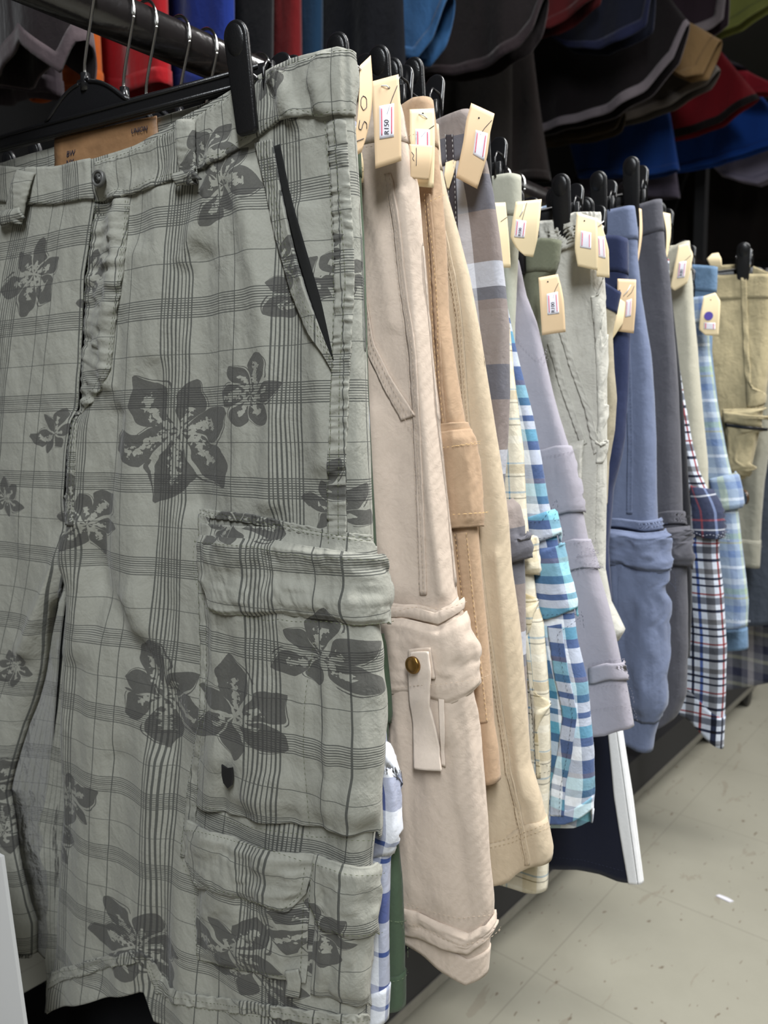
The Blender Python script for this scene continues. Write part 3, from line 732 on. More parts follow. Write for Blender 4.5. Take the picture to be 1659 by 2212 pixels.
# cargo pocket
strip(g, 'panel_seam', [(438, 1108), (540, 1120), (640, 1140), (730, 1158), (800, 1164)], 18, off=.0016, n=150, m=10, th=.0016, ripple=rp(.0007))
ST += [([(440, 1106), (540, 1117), (640, 1137), (730, 1155), (796, 1160)], .0050), ([(440, 1113), (540, 1124), (640, 1144), (730, 1162), (796, 1167)], .0050)]
patch(g, 'cargo_pocket', [(440, 1130), (448, 1240), (452, 1340), (452, 1480), (440, 1600), (430, 1738)], [(806, 1180), (812, 1300), (820, 1400), (828, 1560), (828, 1680), (812, 1800)], off=.0030, n=150, m=110, th=.0022, puff=.0060, wob=.0042, edge=.10,
      ripple=lambda T, W: .0030*np.exp(-((W-.66-.05*T)/.035)**2)*sst(.3, .42, T)+.0016*vnoise(T*14, W*4, 41)+.0022*vnoise(T*5+W*3, W*16, 42)+.0014*sst(.86, 1, T)*np.sin(W*34+3*vnoise(W*8, T, 3)))
ST += [([(462, 1350), (462, 1480), (450, 1600), (442, 1728)], .0085), ([(704, 1375), (688, 1480), (682, 1600), (692, 1790)], .0148), ([(434, 1732), (480, 1738), (520, 1768), (600, 1782), (700, 1796), (800, 1802)], .0085)]
patch(g, 'cargo_pocket_flap', [(458, 1152), (452, 1200), (455, 1248), (487, 1318)], [(800, 1196), (812, 1250), (818, 1300), (812, 1348)], off=.0120, n=90, m=130, th=.0030, puff=.0030, wob=.0030, edge=.08,
      ripple=lambda T, W: .0018*vnoise(T*5, W*22, 51)+.0012*np.sin(T*9+W*2.0)+.0009*vnoise(W*70, T*3, 52))
ST += [([(466, 1160), (462, 1205), (466, 1246), (495, 1306), (600, 1324), (700, 1334), (806, 1336)], .0205), ([(462, 1166), (560, 1174), (700, 1194), (800, 1206)], .0195)]
# side strip left of the pocket
patch(g, 'pocket_border', [(432, 1112), (430, 1250), (436, 1400), (432, 1560), (408, 1700), (392, 1850)], [(456, 1112), (452, 1250), (458, 1400), (456, 1560), (432, 1700), (414, 1850)], off=.0018, n=190, m=10, th=.0016, ripple=rp(.0007))
ST += [([(438, 1120), (436, 1250), (442, 1400), (438, 1560), (414, 1700), (398, 1846)], .0048)]
# metal shield
c, r = at(g, 520, 1665); P0 = Vector(surf(g, 1, c, r, .0125)[0]); bm = bmesh.new()
add_prism(bm, [(-.0052, .0085), (0, .0068), (.0052, .0085), (.0055, 0), (.0042, -.0055), (0, -.0092), (-.0042, -.0055), (-.0055, 0)], P0, g.u, (0, 0, 1), g.n, .0016, .0005, 2)
sh = bm_to('metal_badge', bm, M_nick, g.th, False); sh['label'] = 'dark metal shield badge'
# lower pockets
patch(g, 'lower_pocket', [(436, 1880), (430, 1960), (428, 2072)], [(672, 1900), (668, 1990), (664, 2116)], off=.0024, n=80, m=80, th=.0020, puff=.0040, wob=.0034, edge=.12, ripple=lambda T, W: .0020*vnoise(T*4, W*10, 61)+.001*vnoise(T*12, W*12, 62))
ST += [([(436, 1900), (434, 1960), (434, 2062), (520, 2080), (600, 2092), (655, 2104)], .0072), ([(662, 1930), (660, 2000), (656, 2100)], .0072)]
patch(g, 'lower_pocket_flap', [(424, 1762), (414, 1800), (418, 1850), (442, 1902)], [(686, 1836), (680, 1872), (668, 1918), (630, 1956)], off=.0080, n=70, m=90, th=.0028, puff=.0030, wob=.0030, edge=.1, ripple=lambda T, W: .0016*vnoise(T*4, W*16, 71)+.0008*vnoise(W*60, T*3, 72))
ST += [([(432, 1774), (424, 1800), (428, 1846), (450, 1890), (520, 1908), (626, 1940), (660, 1908), (672, 1870), (678, 1842)], .0150), ([(432, 1778), (500, 1788), (560, 1800), (682, 1842)], .0150)]
patch(g, 'small_pocket', [(684, 1900), (680, 2020), (674, 2142)], [(806, 1920), (800, 2030), (794, 2170)], off=.0022, n=60, m=40, th=.0020, puff=.004, wob=.003, edge=.12, ripple=lambda T, W: .0016*vnoise(T*5, W*8, 63))
patch(g, 'small_pocket_flap', [(692, 1834), (680, 1880), (676, 1938), (706, 1996)], [(806, 1862), (804, 1910), (800, 1960), (798, 2008)], off=.0080, n=60, m=50, th=.0026, puff=.0026, wob=.0026, edge=.1, ripple=lambda T, W: .0012*vnoise(T*4, W*10, 81))
ST += [([(700, 1846), (690, 1880), (686, 1934), (712, 1984), (796, 1996)], .0140), ([(694, 1846), (800, 1874)], .0135)]
strip(g, 'pull_tab', [(640, 2080), (646, 2105), (642, 2136)], 26, off=.0085, n=14, m=8, th=.002, ripple=.0004)
# hem
hemline = [(96, 2120), (140, 2104), (200, 2084), (290, 2066), (322, 2072), (344, 2130), (372, 2150), (460, 2166), (560, 2178), (680, 2196), (792, 2206)]
strip(g, 'hem_seam', hemline, 26, off=.0016, n=220, m=12, th=.0016, ripple=lambda T, W: .0030*vnoise(T*80, W*2, 91))
ST += [([(x, y-7) for x, y in hemline], .0050), ([(x, y+8) for x, y in hemline], .0050)]
for l, o_ in ST: stitches(g, [l], M_thread, off=o_-.0004)
hanger(G1, 'black clip hanger holding the frontmost floral shorts, its clip largest in view', clipx=(G1.waist-.0735), barz=on_plane(480, 186, G1.O, G1.n)[2]+.0, clipz=(on_plane(515, 55, G1.O-G1.n*.018, G1.n)[2], on_plane(515, 300, G1.O-G1.n*.014, G1.n)[2]), wdt=.0198, gap=.0125, tilt=1.5, bh=(-.0065, .0065))

# ------------------------------------------------------------------ the other shorts, near to far
def hem_strip(g, z=.028, mat=None, st=None, col=None):
    rh = g.NR-1-z/g.L*(g.NR-1)
    vs = []
    o = bandmesh(g, rh, g.NR-1.001, .0010, mat or g.mat, 'hem', .0012, n=8)
    if st: stitches(g, [[(c, rh+.3) for c in np.linspace(0, g.N+6, 60)], [(c, 0+rh*0+g.rb-.6) for c in np.linspace(0, g.N+6, 60)] if hasattr(g, 'rb') else [(0, 0), (1, 0)]], st, off=.0022, raw=True)
    return o
def th_mat(h): return simple('thread', lin(h), .9)
def seamline(g, pts, w, tm, off=.0010, dist=.32, n=90):
    strip(g, 'side_seam', pts, w, off=off, n=n, m=8, th=.0012, ripple=lambda T, W: .0006*vnoise(T*60, W*2, 3))
    P = resamp(pts, 20); d = np.gradient(P, axis=0); nn = np.stack([-d[:, 1], d[:, 0]], 1); nn /= np.linalg.norm(nn, axis=1, keepdims=True)
    stitches(g, [P+nn*w*dist, P-nn*w*dist], tm, off=off+.0018)

# blue and white check pair, a sliver behind the front pair
W_, NB = lin('dfe2ea'), lin('4a5684')
m_bw = cloth('blue_white_check', W_, warp=bandstops(W_, [(.25, .22, NB), (.6, .05, lin('4a5c94')), (.8, .03, lin('4a5c94'))]), weft=bandstops(W_, [(.3, .32, lin('505c90')), (.8, .05, lin('2c4a8a'))]), pw=.062, pf=.078, tw=600)
G2 = shorts('plaid_shorts', 'blue and white checked shorts with a frayed pocket, right behind the floral pair', m_bw, .394, 11, [(766, 262), (775, 500), (788, 800), (797, 900), (802, 1100), (808, 1300), (826, 1450), (834, 1600), (858, 1690), (861, 1790), (843, 1850), (838, 2000), (838, 2120), (833, 2205)],
            [(700, 2235), (833, 2205)], T=(.005, .006), amp=.0016, seed=2, N=30)
hem_strip(G2, .03)
patch(G2, 'pocket_flap', [(800, 1560), (800, 1700), (800, 1800), (800, 1850)], [(850, 1590), (858, 1690), (861, 1780), (846, 1840)], off=.002, n=24, m=16, th=.0018, puff=.002, wob=.002)
# green pair
m_gr = cloth('dark_green_cotton', lin('4a5a47'), tw=700, wr=.4)
G3 = shorts('cargo_shorts', 'dark green cargo shorts showing as a narrow edge before the beige pair', m_gr, .4125, 10.5, [(772, 270), (785, 500), (797, 900), (812, 1200), (822, 1370), (835, 1500), (838, 1560), (836, 1620), (850, 1750), (868, 1900), (874, 2050), (873, 2172)],
            [(760, 2190), (873, 2172)], T=(.005, .006), amp=.0014, seed=3, N=30)
tg = th_mat('6f7d60'); hem_strip(G3, .03, st=tg)
patch(G3, 'cargo_pocket', [(790, 1375), (800, 1460), (800, 1560)], [(826, 1368), (838, 1460), (842, 1562)], off=.002, n=24, m=14, th=.0022, puff=.002)
stitches(G3, [[(800, 1980), (840, 1985), (870, 1990)], [(800, 2040), (840, 2048), (872, 2052)]], tg, off=.002)

# pale beige cargo pair with the ribbon strap
m_be = cloth('pale_beige_twill', lin('c6b6a7'), twill=.5, wr=.38, tw=720, wear=.08)
cr4 = [([(868, 420), (905, 760), (935, 1080), (960, 1280)], .004, 16), ([(935, 700), (960, 1000), (985, 1250)], -.003, 16), ([(800, 900), (815, 1150), (860, 1270)], .004, 28), ([(830, 1600), (850, 1800), (880, 1950)], .004, 30), ([(960, 1620), (985, 1800), (1010, 1950)], -.004, 34),
       ([(905, 540), (925, 700), (945, 900)], -.002, 14), ([(790, 400), (830, 560), (850, 700)], .0025, 18)]
G4 = shorts('cargo_shorts', 'pale beige twill cargo shorts with a brass snap and a hanging ribbon strap', m_be, .440, 9.5, [(855, 203), (868, 240), (877, 290), (901, 400), (916, 560), (930, 750), (944, 900), (964, 1090), (984, 1288), (1000, 1340), (1015, 1400), (1018, 1480), (1020, 1550), (1036, 1650), (1048, 1750), (1056, 1860), (1062, 1960), (1058, 2030), (1051, 2100)],
            [(872, 2012), (930, 2040), (990, 2080), (1020, 2104), (1051, 2100)], T=(.006, .0125), top=[(795, 206), (830, 200), (855, 203)], amp=.0030, seed=4, N=90, NR=200, creases=cr4, arc=14, fr=12, band=.036)
g = G4; tb = th_mat('b3a08c')
seamline(g, [(838, 375), (858, 480), (868, 600), (890, 740), (900, 900), (908, 1080), (915, 1285)], 14, tb)
patch(g, 'pocket_lip', [(770, 600), (792, 760), (830, 840), (868, 908)], [(784, 590), (808, 740), (848, 820), (900, 898)], off=.0012, n=70, m=12, th=.0016, ripple=lambda T, W: .0006*vnoise(T*40, W*2, 23)+.0006*W)
stitches(g, [[(778, 598), (800, 752), (838, 834), (880, 908), (903, 935)], [(783, 520), (790, 600), (806, 745), (846, 826), (888, 902)], [(872, 908), (900, 906)]], tb, off=.0030)
patch(g, 'cargo_pocket', [(826, 1300), (836, 1500), (856, 1750), (874, 1962)], [(986, 1290), (1020, 1500), (1050, 1760), (1064, 1985)], off=.0022, n=90, m=60, th=.0016, puff=.0035, wob=.0022, edge=.1, ripple=lambda T, W: .0028*vnoise(T*3+W*2, W*5, 141))
patch(g, 'pocket_welt', [(822, 1302), (826, 1330)], [(987, 1292), (990, 1318)], off=.0062, n=12, m=60, th=.0018, ripple=lambda T, W: .0012*np.sin(PI*T)+.0006*vnoise(W*30, T, 3))
patch(g, 'pocket_flap', [(824, 1330), (828, 1400), (834, 1494)], [(996, 1322), (1014, 1390), (1034, 1472)], off=.0060, n=60, m=80, th=.0020, puff=.0030, wob=.0024, edge=.1, ripple=lambda T, W: .0022*np.exp(-((T-.25-.2*W)/.16)**2)*W+.001*vnoise(T*6, W*6, 5))
stitches(g, [[(836, 1478), (900, 1474), (980, 1462), (1026, 1452)], [(838, 1308), (900, 1306), (984, 1304)]], tb, off=.0135)
patch(g, 'snap_tab', [(903, 1395), (906, 1460)], [(946, 1392), (954, 1456)], off=.0125, n=14, m=14, th=.0016)
bt = button(g, 921, 1426, .0066, M_brass, .0158, 'brass_snap', False); bt['label'] = 'round aged brass snap'
c_, r_ = at(g, 921, 1426); P_ = Vector(surf(g, 1, c_, r_, .0172)[0]); n_ = Vector(surf(g, 1, c_, r_, .0272)[0])-P_; n_.normalize(); a_ = Vector(g.u); a_ = (a_-n_*a_.dot(n_)).normalized(); bm = bmesh.new(); add_ell(bm, P_, a_*.0060, n_.cross(a_)*.0060, n_*.0016, 24, 12); bm_to('snap_cap', bm, M_brass, bt)
m_rib = cloth('herringbone_ribbon', lin('dccdbf'), twill=.9, tw=520, wr=.2)
patch(g, 'ribbon_strap', [(912, 1400), (905, 1450), (902, 1520), (906, 1590), (914, 1648)], [(946, 1398), (950, 1440), (944, 1520), (956, 1590), (966, 1650)], off=.0145, n=60, m=16, th=.0014, ripple=lambda T, W: -.0040*sst(.12, .4, T)+.003*np.sin(T*7)*sst(.2, .5, T)+.0015*W, mat=m_rib, label='herringbone ribbon strap hanging from the snap')
patch(g, 'strap_return', [(950, 1408), (955, 1470), (958, 1560), (960, 1645)], [(960, 1412), (966, 1480), (968, 1560), (970, 1648)], off=.0080, n=40, m=6, th=.0012, mat=m_rib)
patch(g, 'lower_cuff', [(866, 1952), (872, 2014)], [(1064, 1962), (1058, 1990)], off=.0040, n=20, m=60, th=.0016, puff=.0022, wob=.002, ripple=lambda T, W: .0015*vnoise(W*16, T*2, 4))
hem_strip(g, .022)
stitches(g, [[(870, 1935), (930, 1955), (1000, 1975), (1058, 1962)], [(872, 1972), (930, 1995), (980, 2020), (1000, 2030), (1056, 2010)], [(800, 325), (860, 318), (880, 300)]], tb, off=.0075)
stitches(g, [[(800, 218), (830, 210), (857, 212)]], tb, off=.003)

# tan pair
m_tan = cloth('golden_tan_cotton', lin('b0957a'), twill=.4, wr=.4, tw=650)
G5 = shorts('cargo_shorts', 'golden tan cargo shorts with one narrow pocket flap, behind the pale beige pair', m_tan, .466, 9, [(931, 215), (937, 260), (946, 340), (955, 420), (962, 510), (968, 674), (981, 769), (1005, 921), (1014, 965), (1024, 1040), (1030, 1149), (1043, 1300), (1058, 1450), (1066, 1563), (1076, 1617), (1081, 1684)],
            [(985, 1700), (1043, 1688), (1081, 1684)], T=(.006, .0085), top=[(868, 240), (900, 218), (931, 213)], amp=.0026, seed=5, N=50, NR=130, arc=9, fr=16, creases=[([(935, 420), (950, 700), (975, 900)], .0025, 10)])
g = G5; tt = th_mat('d3b27e')
seamline(g, [(925, 420), (936, 560), (944, 700), (952, 830), (960, 918)], 10, tt)
seamline(g, [(996, 1150), (1012, 1300), (1030, 1450), (1040, 1560)], 26, tt, dist=.42)
patch(g, 'pocket_flap', [(952, 935), (958, 1040), (974, 1142)], [(1012, 930), (1026, 1030), (1039, 1138)], off=.0045, n=50, m=30, th=.0020, puff=.0020, wob=.0015, edge=.1)
patch(g, 'flap_welt', [(948, 918), (952, 940)], [(1004, 914), (1013, 940)], off=.0030, n=10, m=30, th=.0024)
stitches(g, [[(950, 928), (1004, 922)], [(956, 968), (1016, 958)], [(966, 1110), (1032, 1106)], [(972, 1132), (1036, 1130)], [(1022, 1566), (1064, 1560)], [(1026, 1618), (1072, 1608)], [(1030, 1640), (1076, 1632)]], tt, off=.0082)

# light khaki twill pair
m_lk = cloth('light_khaki_twill', lin('c3b299'), twill=.7, wr=.36, tw=560, wear=.08)
G6 = shorts('twill_shorts', 'long light khaki twill shorts with a raised side seam, behind the tan pair', m_lk, .494, 8.5, [(944, 268), (950, 350), (965, 420), (988, 500), (1013, 595), (1038, 722), (1057, 848), (1076, 975), (1097, 1133), (1103, 1224), (1118, 1349), (1133, 1523), (1143, 1650), (1168, 1722), (1183, 1787), (1193, 1836), (1189, 1856)],
            [(1040, 1900), (1058, 1900), (1103, 1896), (1128, 1874), (1160, 1858), (1189, 1856)], T=(.006, .0095), amp=.0028, seed=6, N=70, NR=160, arc=10, fr=15, creases=[([(1075, 1200), (1100, 1500), (1130, 1720)], .003, 14)])
g = G6; tk = th_mat('b8a688')
seamline(g, [(958, 500), (985, 620), (996, 720), (1008, 900), (1022, 1050), (1040, 1250), (1062, 1420), (1085, 1560), (1105, 1700), (1125, 1760), (1140, 1868)], 12, tk, off=.0014, n=180)
stitches(g, [[(1060, 1818), (1110, 1806), (1150, 1790), (1182, 1774)], [(1060, 1828), (1110, 1816), (1150, 1800), (1186, 1784)]], tk, off=.002)
hem_strip(g, .034)

# brown and grey check pair
B1, B2, B3 = lin('97867a'), lin('6c6a70'), lin('d9dce6')
m_bc = cloth('brown_grey_check', B1, warp=[(0, B1), (.42, B3), (.62, B2), (.86, B1)], weft=[(0, B1), (.05, lin('a39488')), (.34, lin('5e5e66')), (.53, B1), (.80, B3), (.93, lin('62646c'))], pw=.19, pf=.150, twill=.3, tw=600)
G7 = shorts('check_shorts', 'brown, grey and white broad-check shorts beneath the tilted pink-tan tag', m_bc, .522, 8, [(1016, 240), (1030, 290), (1052, 350), (1066, 420), (1080, 520), (1092, 620), (1099, 700), (1101, 850), (1097, 960), (1090, 1060), (1112, 1130), (1132, 1190), (1134, 1260), (1134, 1400), (1140, 1560), (1146, 1700), (1150, 1850)],
            [(1060, 1900), (1150, 1850)], T=(.006, .010), top=[(944, 268), (980, 252), (1016, 238)], amp=.0026, seed=7, N=50, NR=120, arc=9, fr=15)
g = G7; strip(g, 'side_seam', [(972, 292), (978, 400), (984, 560)], 16, off=.0012, n=60, m=8, th=.0014, mat=simple('dark_seam_tape', lin('3a3438'), .9, bump=.3))
stitches(g, [[(966, 292), (972, 400), (978, 520)], [(980, 292), (986, 400), (990, 520)]], th_mat('d8d8d8'), off=.0032)
patch(g, 'cargo_pocket_flap', [(1060, 1100), (1062, 1160), (1066, 1230)], [(1098, 1080), (1122, 1150), (1140, 1205)], off=.006, n=30, m=24, th=.0025, puff=.004, wob=.003)

# yellow plaid pair
Y0, Y1, YB, YK = lin('d8d0bc'), lin('a89878'), lin('5f8fae'), lin('3a3a36')
m_yp = cloth('cream_tan_plaid', Y0, warp=bandstops(Y0, [(.2, .30, lin('c4b48c')), (.60, .03, YK), (.70, .03, YB)]), weft=bandstops(Y0, [(.12, .02, YB), (.2, .12, Y1), (.30, .02, YK), (.52, .025, YB), (.60, .02, YK), (.80, .10, lin('e6e2d4'))]), pw=.038, pf=.062, twill=.3, tw=500)
G8 = shorts('plaid_shorts', 'cream and tan plaid shorts with fine blue lines, left of the turquoise plaid pair', m_yp, .548, 8, [(1062, 500), (1100, 700), (1108, 800), (1120, 900), (1129, 975), (1134, 1101), (1142, 1180), (1156, 1300), (1172, 1349), (1184, 1498), (1188, 1637), (1182, 1750), (1181, 1850), (1178, 1922)],
            [(1045, 1890), (1100, 1905), (1140, 1918), (1178, 1922)], T=(.006, .009), amp=.0028, seed=8, N=44, NR=120, arc=8, fr=15)
patch(G8, 'cargo_pocket_flap', [(1100, 1160), (1110, 1236)], [(1142, 1156), (1160, 1244)], off=.005, n=20, m=20, th=.002, puff=.003, wob=.002)
strip(G8, 'side_seam', [(1118, 1260), (1140, 1400), (1156, 1560), (1164, 1680)], 8, off=.0012, n=60, m=6, th=.0014)
hem_strip(G8, .03); stitches(G8, [[(1128, 1360), (1148, 1500), (1155, 1600), (1160, 1680)]], th_mat('3a3a34'), off=.003)

# turquoise plaid pair
T0, TN, TB, TT, TG = lin('e8edf4'), lin('4c5f88'), lin('41738f'), lin('93c9d4'), lin('6a6470')
m_tq = cloth('turquoise_navy_plaid', T0, warp=[(0, T0), (.16, TT), (.30, TB), (.44, T0), (.62, TN), (.84, TT)], weft=[(0, T0), (.10, TN), (.24, TG), (.29, TT), (.42, TB), (.50, T0), (.60, TN), (.66, T0), (.74, lin('6fb6cc')), (.86, TN), (.95, T0)], pw=.075, pf=.085, twill=.25, tw=500, wr=.6)
G9 = shorts('plaid_shorts', 'turquoise, navy and white plaid cargo shorts with a broad striped flap', m_tq, .574, 7.5, [(1075, 560), (1104, 700), (1122, 780), (1148, 880), (1168, 980), (1182, 1060), (1196, 1120), (1216, 1210), (1240, 1310), (1250, 1380), (1262, 1430), (1272, 1470), (1276, 1530), (1283, 1600), (1285, 1680), (1278, 1745)],
            [(1120, 1775), (1175, 1768), (1240, 1764), (1278, 1745)], T=(.006, .0115), amp=.0034, seed=9, N=50, NR=130, arc=9, fr=14, hb=.014)
g = G9; tn = th_mat('20283a')
patch(g, 'pocket_flap', [(1134, 1186), (1150, 1260), (1166, 1338)], [(1208, 1180), (1228, 1250), (1247, 1332)], off=.0035, n=40, m=40, th=.0014, puff=.0015, wob=.0015, edge=.1)
patch(g, 'flap_welt', [(1130, 1118), (1134, 1176)], [(1196, 1116), (1208, 1172)], off=.0035, n=16, m=30, th=.002, puff=.002)
stitches(g, [[(1168, 1326), (1210, 1324), (1244, 1320)], [(1134, 1128), (1196, 1126)], [(1136, 1164), (1204, 1160)]], tn, off=.0066)
strip(g, 'side_seam', [(1198, 1350), (1212, 1450), (1232, 1540), (1222, 1620), (1206, 1700), (1204, 1762)], 30, off=.0016, n=90, m=12, th=.0016, ripple=lambda T, W: .001*vnoise(T*40, W*2, 6)); stitches(g, [[(1204, 1350), (1220, 1450), (1240, 1540), (1230, 1620), (1214, 1700), (1212, 1762)]], tn, off=.004)
hem_strip(g, .012)

# sage waistband pair and lavender cargo pair
m_sg = cloth('sage_grey_cotton', lin('a9a99b'), twill=.2, wr=.3)
G10 = shorts('cotton_shorts', 'sage grey shorts whose plain waistband stands above the lavender pair', m_sg, .596, 6, [(1123, 380), (1124, 440), (1120, 520), (1112, 700), (1110, 1000)], [(1040, 1000), (1110, 1000)], T=(.007, .008), top=[(1060, 388), (1100, 378), (1123, 379)], amp=.002, seed=10, N=30, NR=60)
m_lv = cloth('lavender_grey_cotton', lin('a09ca6'), twill=.2, wr=.30, tw=800, wear=.06)
G11 = shorts('cargo_shorts', 'lavender grey cargo shorts with crossed stitching below the pocket flap', m_lv, .612, 7, [(1098, 470), (1099, 538), (1119, 558), (1137, 638), (1159, 697), (1177, 777), (1194, 850), (1208, 900), (1230, 967), (1250, 1045), (1259, 1107), (1270, 1166), (1290, 1232), (1314, 1316), (1333, 1401), (1340, 1434), (1351, 1474), (1358, 1511), (1369, 1569)],
             [(1200, 1590), (1281, 1586), (1314, 1584), (1340, 1573), (1369, 1569)], T=(.005, .009), amp=.0024, seed=11, N=50, NR=130, arc=8, fr=15)
g = G11; tl = th_mat('8b8792')
patch(g, 'pocket_flap', [(1158, 972), (1176, 1040), (1190, 1114)], [(1232, 966), (1246, 1040), (1260, 1108)], off=.0026, n=30, m=30, th=.0014, puff=.001)
stitches(g, [[(1166, 986), (1232, 980)], [(1188, 1104), (1258, 1098)]], tl, off=.0050)
patch(g, 'strap_band', [(1206, 1172), (1216, 1234)], [(1274, 1166), (1290, 1228)], off=.0022, n=20, m=24, th=.0016)
stitches(g, [[(1208, 1172), (1272, 1168)], [(1216, 1204), (1282, 1198)], [(1240, 1170), (1284, 1200)], [(1276, 1172), (1244, 1202)], [(1246, 1204), (1288, 1228)], [(1284, 1200), (1250, 1230)], [(1216, 1232), (1290, 1226)]], tl, off=.0045)
stitches(g, [[(1096, 696), (1130, 746), (1174, 792)]], tl, off=.0022)
patch(g, 'knee_band', [(1272, 1440), (1274, 1476)], [(1338, 1424), (1352, 1468)], off=.0024, n=12, m=20, th=.0016, puff=.0015); stitches(g, [[(1272, 1432), (1338, 1418)], [(1274, 1484), (1350, 1474)], [(1278, 1532), (1354, 1520)]], tl, off=.003)

# small olive pair
m_ol = cloth('olive_green_cotton', lin('6a6d5c'), twill=.2, wr=.45)
G12 = shorts('small_shorts', 'small olive shorts hung low, above the tag priced at one hundred', m_ol, .634, 6, [(1211, 520), (1207, 560), (1198, 592), (1172, 606), (1168, 760), (1180, 900)], [(1100, 910), (1180, 900)], T=(.006, .006), top=[(1150, 522), (1180, 516), (1211, 520)], amp=.0018, seed=12, N=30, NR=60, band=.028, hw=.2, crotch=.12)
# navy track shorts
m_tr = cloth('navy_track_knit', lin('141829'), twill=.1, wr=.2, rough=.7, tw=1500)
m_wh = cloth('white_stripe_knit', lin('e9e9ea'), twill=.1, wr=.2, tw=1500)
G13 = shorts('track_shorts', 'long navy track shorts with white stripes down the side, reaching low over the floor', m_tr, .712, 7, [(1284, 500), (1290, 700), (1296, 900), (1298, 1200), (1322, 1450), (1342, 1590), (1362, 1720), (1386, 1906)], [(1120, 1868), (1180, 1872), (1250, 1874), (1300, 1884), (1340, 1900), (1386, 1906)], T=(.005, .005), amp=.0012, seed=13, N=50, NR=110, fr=9)
g = G13
SL = resamp(conv(g, [(1313, 1560), (1328, 1720), (1345, 1830), (1357, 1899)]), 60); SL[-1, 1] = g.NR-1.05
for a, b in ((0, .30), (.34, .64), (.68, 1)):
    A_, B_ = SL.copy(), SL.copy(); A_[:, 0] = SL[:, 0]+(g.N+1-SL[:, 0])*a; B_[:, 0] = SL[:, 0]+(g.N+1-SL[:, 0])*b
    patch(g, 'side_stripe', A_, B_, off=.0022, n=60, m=10, th=.0012, mat=m_wh, raw=True)
stitches(g, [[(1180, 1848), (1260, 1856), (1350, 1880)]], th_mat('2a3048'), off=.002)
# light stone elastic pair
m_st = cloth('light_stone_cotton', lin('bdbbb2'), twill=.2, wr=.75, wear=.07)
G14 = shorts('elastic_waist_shorts', 'light stone shorts with a gathered elastic waist and puckered pocket seams', m_st, .684, 5.5, [(1291, 466), (1297, 520), (1300, 580), (1307, 650), (1310, 720), (1309, 860), (1307, 1000), (1305, 1150), (1304, 1230), (1318, 1300), (1351, 1360), (1336, 1384)], [(1200, 1400), (1300, 1395), (1336, 1384)], T=(.010, .012), top=[(1150, 492), (1175, 482), (1215, 480), (1245, 464), (1291, 461)], amp=.0042, seed=14, N=60, NR=130, arc=9, fr=13, noband=True)
g = G14
patch(g, 'elastic_waistband', [(1152, 488), (1156, 546)], [(1292, 463), (1298, 540)], off=.003, n=24, m=130, th=.002, ripple=lambda T, W: .0050*vnoise(W*26, T*1.2, 3)*np.sin(PI*np.clip(T, .1, .9)))
for pts in ([(1190, 740), (1215, 830), (1240, 900), (1262, 960)], [(1210, 700), (1240, 800), (1270, 880), (1290, 980)], [(1284, 640), (1294, 760), (1298, 900), (1294, 1000)]):
    strip(g, 'pocket_seam', pts, 14, off=.0012, n=120, m=8, th=.0012, ripple=lambda T, W: .0012*vnoise(T*34, W*2, 7))
patch(g, 'cargo_pocket', [(1226, 960), (1232, 1040), (1250, 1120)], [(1264, 950), (1258, 1040), (1256, 1118)], off=.003, n=30, m=16, th=.002, puff=.003, ripple=.0008)
stitches(g, [[(1290, 1000), (1286, 1150), (1282, 1300)]], th_mat('9a988c'), off=.002)
# tan sliver with a navy waistband
m_t2 = cloth('olive_tan_cotton', lin('a39a85'), twill=.2, wr=.5); m_nv = cloth('navy_cotton', lin('2c3452'), twill=.2, wr=.3)
G15 = shorts('cotton_shorts', 'olive tan shorts with a navy band, only a strip showing beside the light stone pair', m_t2, .716, 5, [(1340, 632), (1334, 660), (1322, 720), (1326, 800), (1332, 860), (1328, 930), (1316, 1000), (1312, 1090)], [(1240, 1100), (1312, 1090)], T=(.006, .007), top=[(1290, 600), (1312, 612), (1340, 630)], amp=.002, seed=15, N=30, NR=70, bandmat=m_nv, band=.02, hw=.2, crotch=.15)
# dark navy elastic pair
G16 = shorts('navy_shorts', 'dark navy shorts with a ruffled elastic top, left of the slate blue pair', m_nv, .752, 5, [(1355, 518), (1356, 560), (1356, 620), (1362, 700), (1360, 800), (1357, 860), (1352, 942), (1344, 990), (1327, 1055), (1322, 1114), (1314, 1180), (1320, 1300)], [(1250, 1310), (1320, 1300)], T=(.008, .010), top=[(1300, 514), (1330, 510), (1355, 516)], amp=.003, seed=16, N=36, NR=80)
# slate blue cargo
m_sl = cloth('slate_blue_cotton', lin('6c7690'), twill=.25, wr=.4, tw=600, wear=.10)
G17 = shorts('cargo_shorts', 'slate blue cargo shorts with a deep pocket flap', m_sl, .806, 6, [(1370, 448), (1377, 500), (1378, 560), (1386, 640), (1395, 700), (1405, 760), (1412, 850), (1417, 950), (1418, 1050), (1420, 1115), (1428, 1190), (1430, 1240), (1432, 1300), (1433, 1400), (1428, 1500), (1421, 1560), (1412, 1590), (1408, 1620)],
             [(1290, 1570), (1343, 1592), (1385, 1614), (1408, 1620)], T=(.008, .016), top=[(1290, 464), (1330, 455), (1370, 446)], amp=.0050, seed=17, N=60, NR=140, arc=9, fr=11)
g = G17; ts = th_mat('54617f')
seamline(g, [(1350, 660), (1358, 800), (1362, 950), (1360, 1110)], 12, ts)
patch(g, 'flap_welt', [(1316, 1118), (1318, 1136)], [(1420, 1118), (1422, 1140)], off=.0045, n=12, m=40, th=.002, puff=.0015)
patch(g, 'pocket_flap', [(1312, 1140), (1308, 1180), (1306, 1214)], [(1424, 1142), (1430, 1190), (1431, 1232)], off=.0085, n=40, m=50, th=.0022, puff=.006, wob=.004, edge=.15)
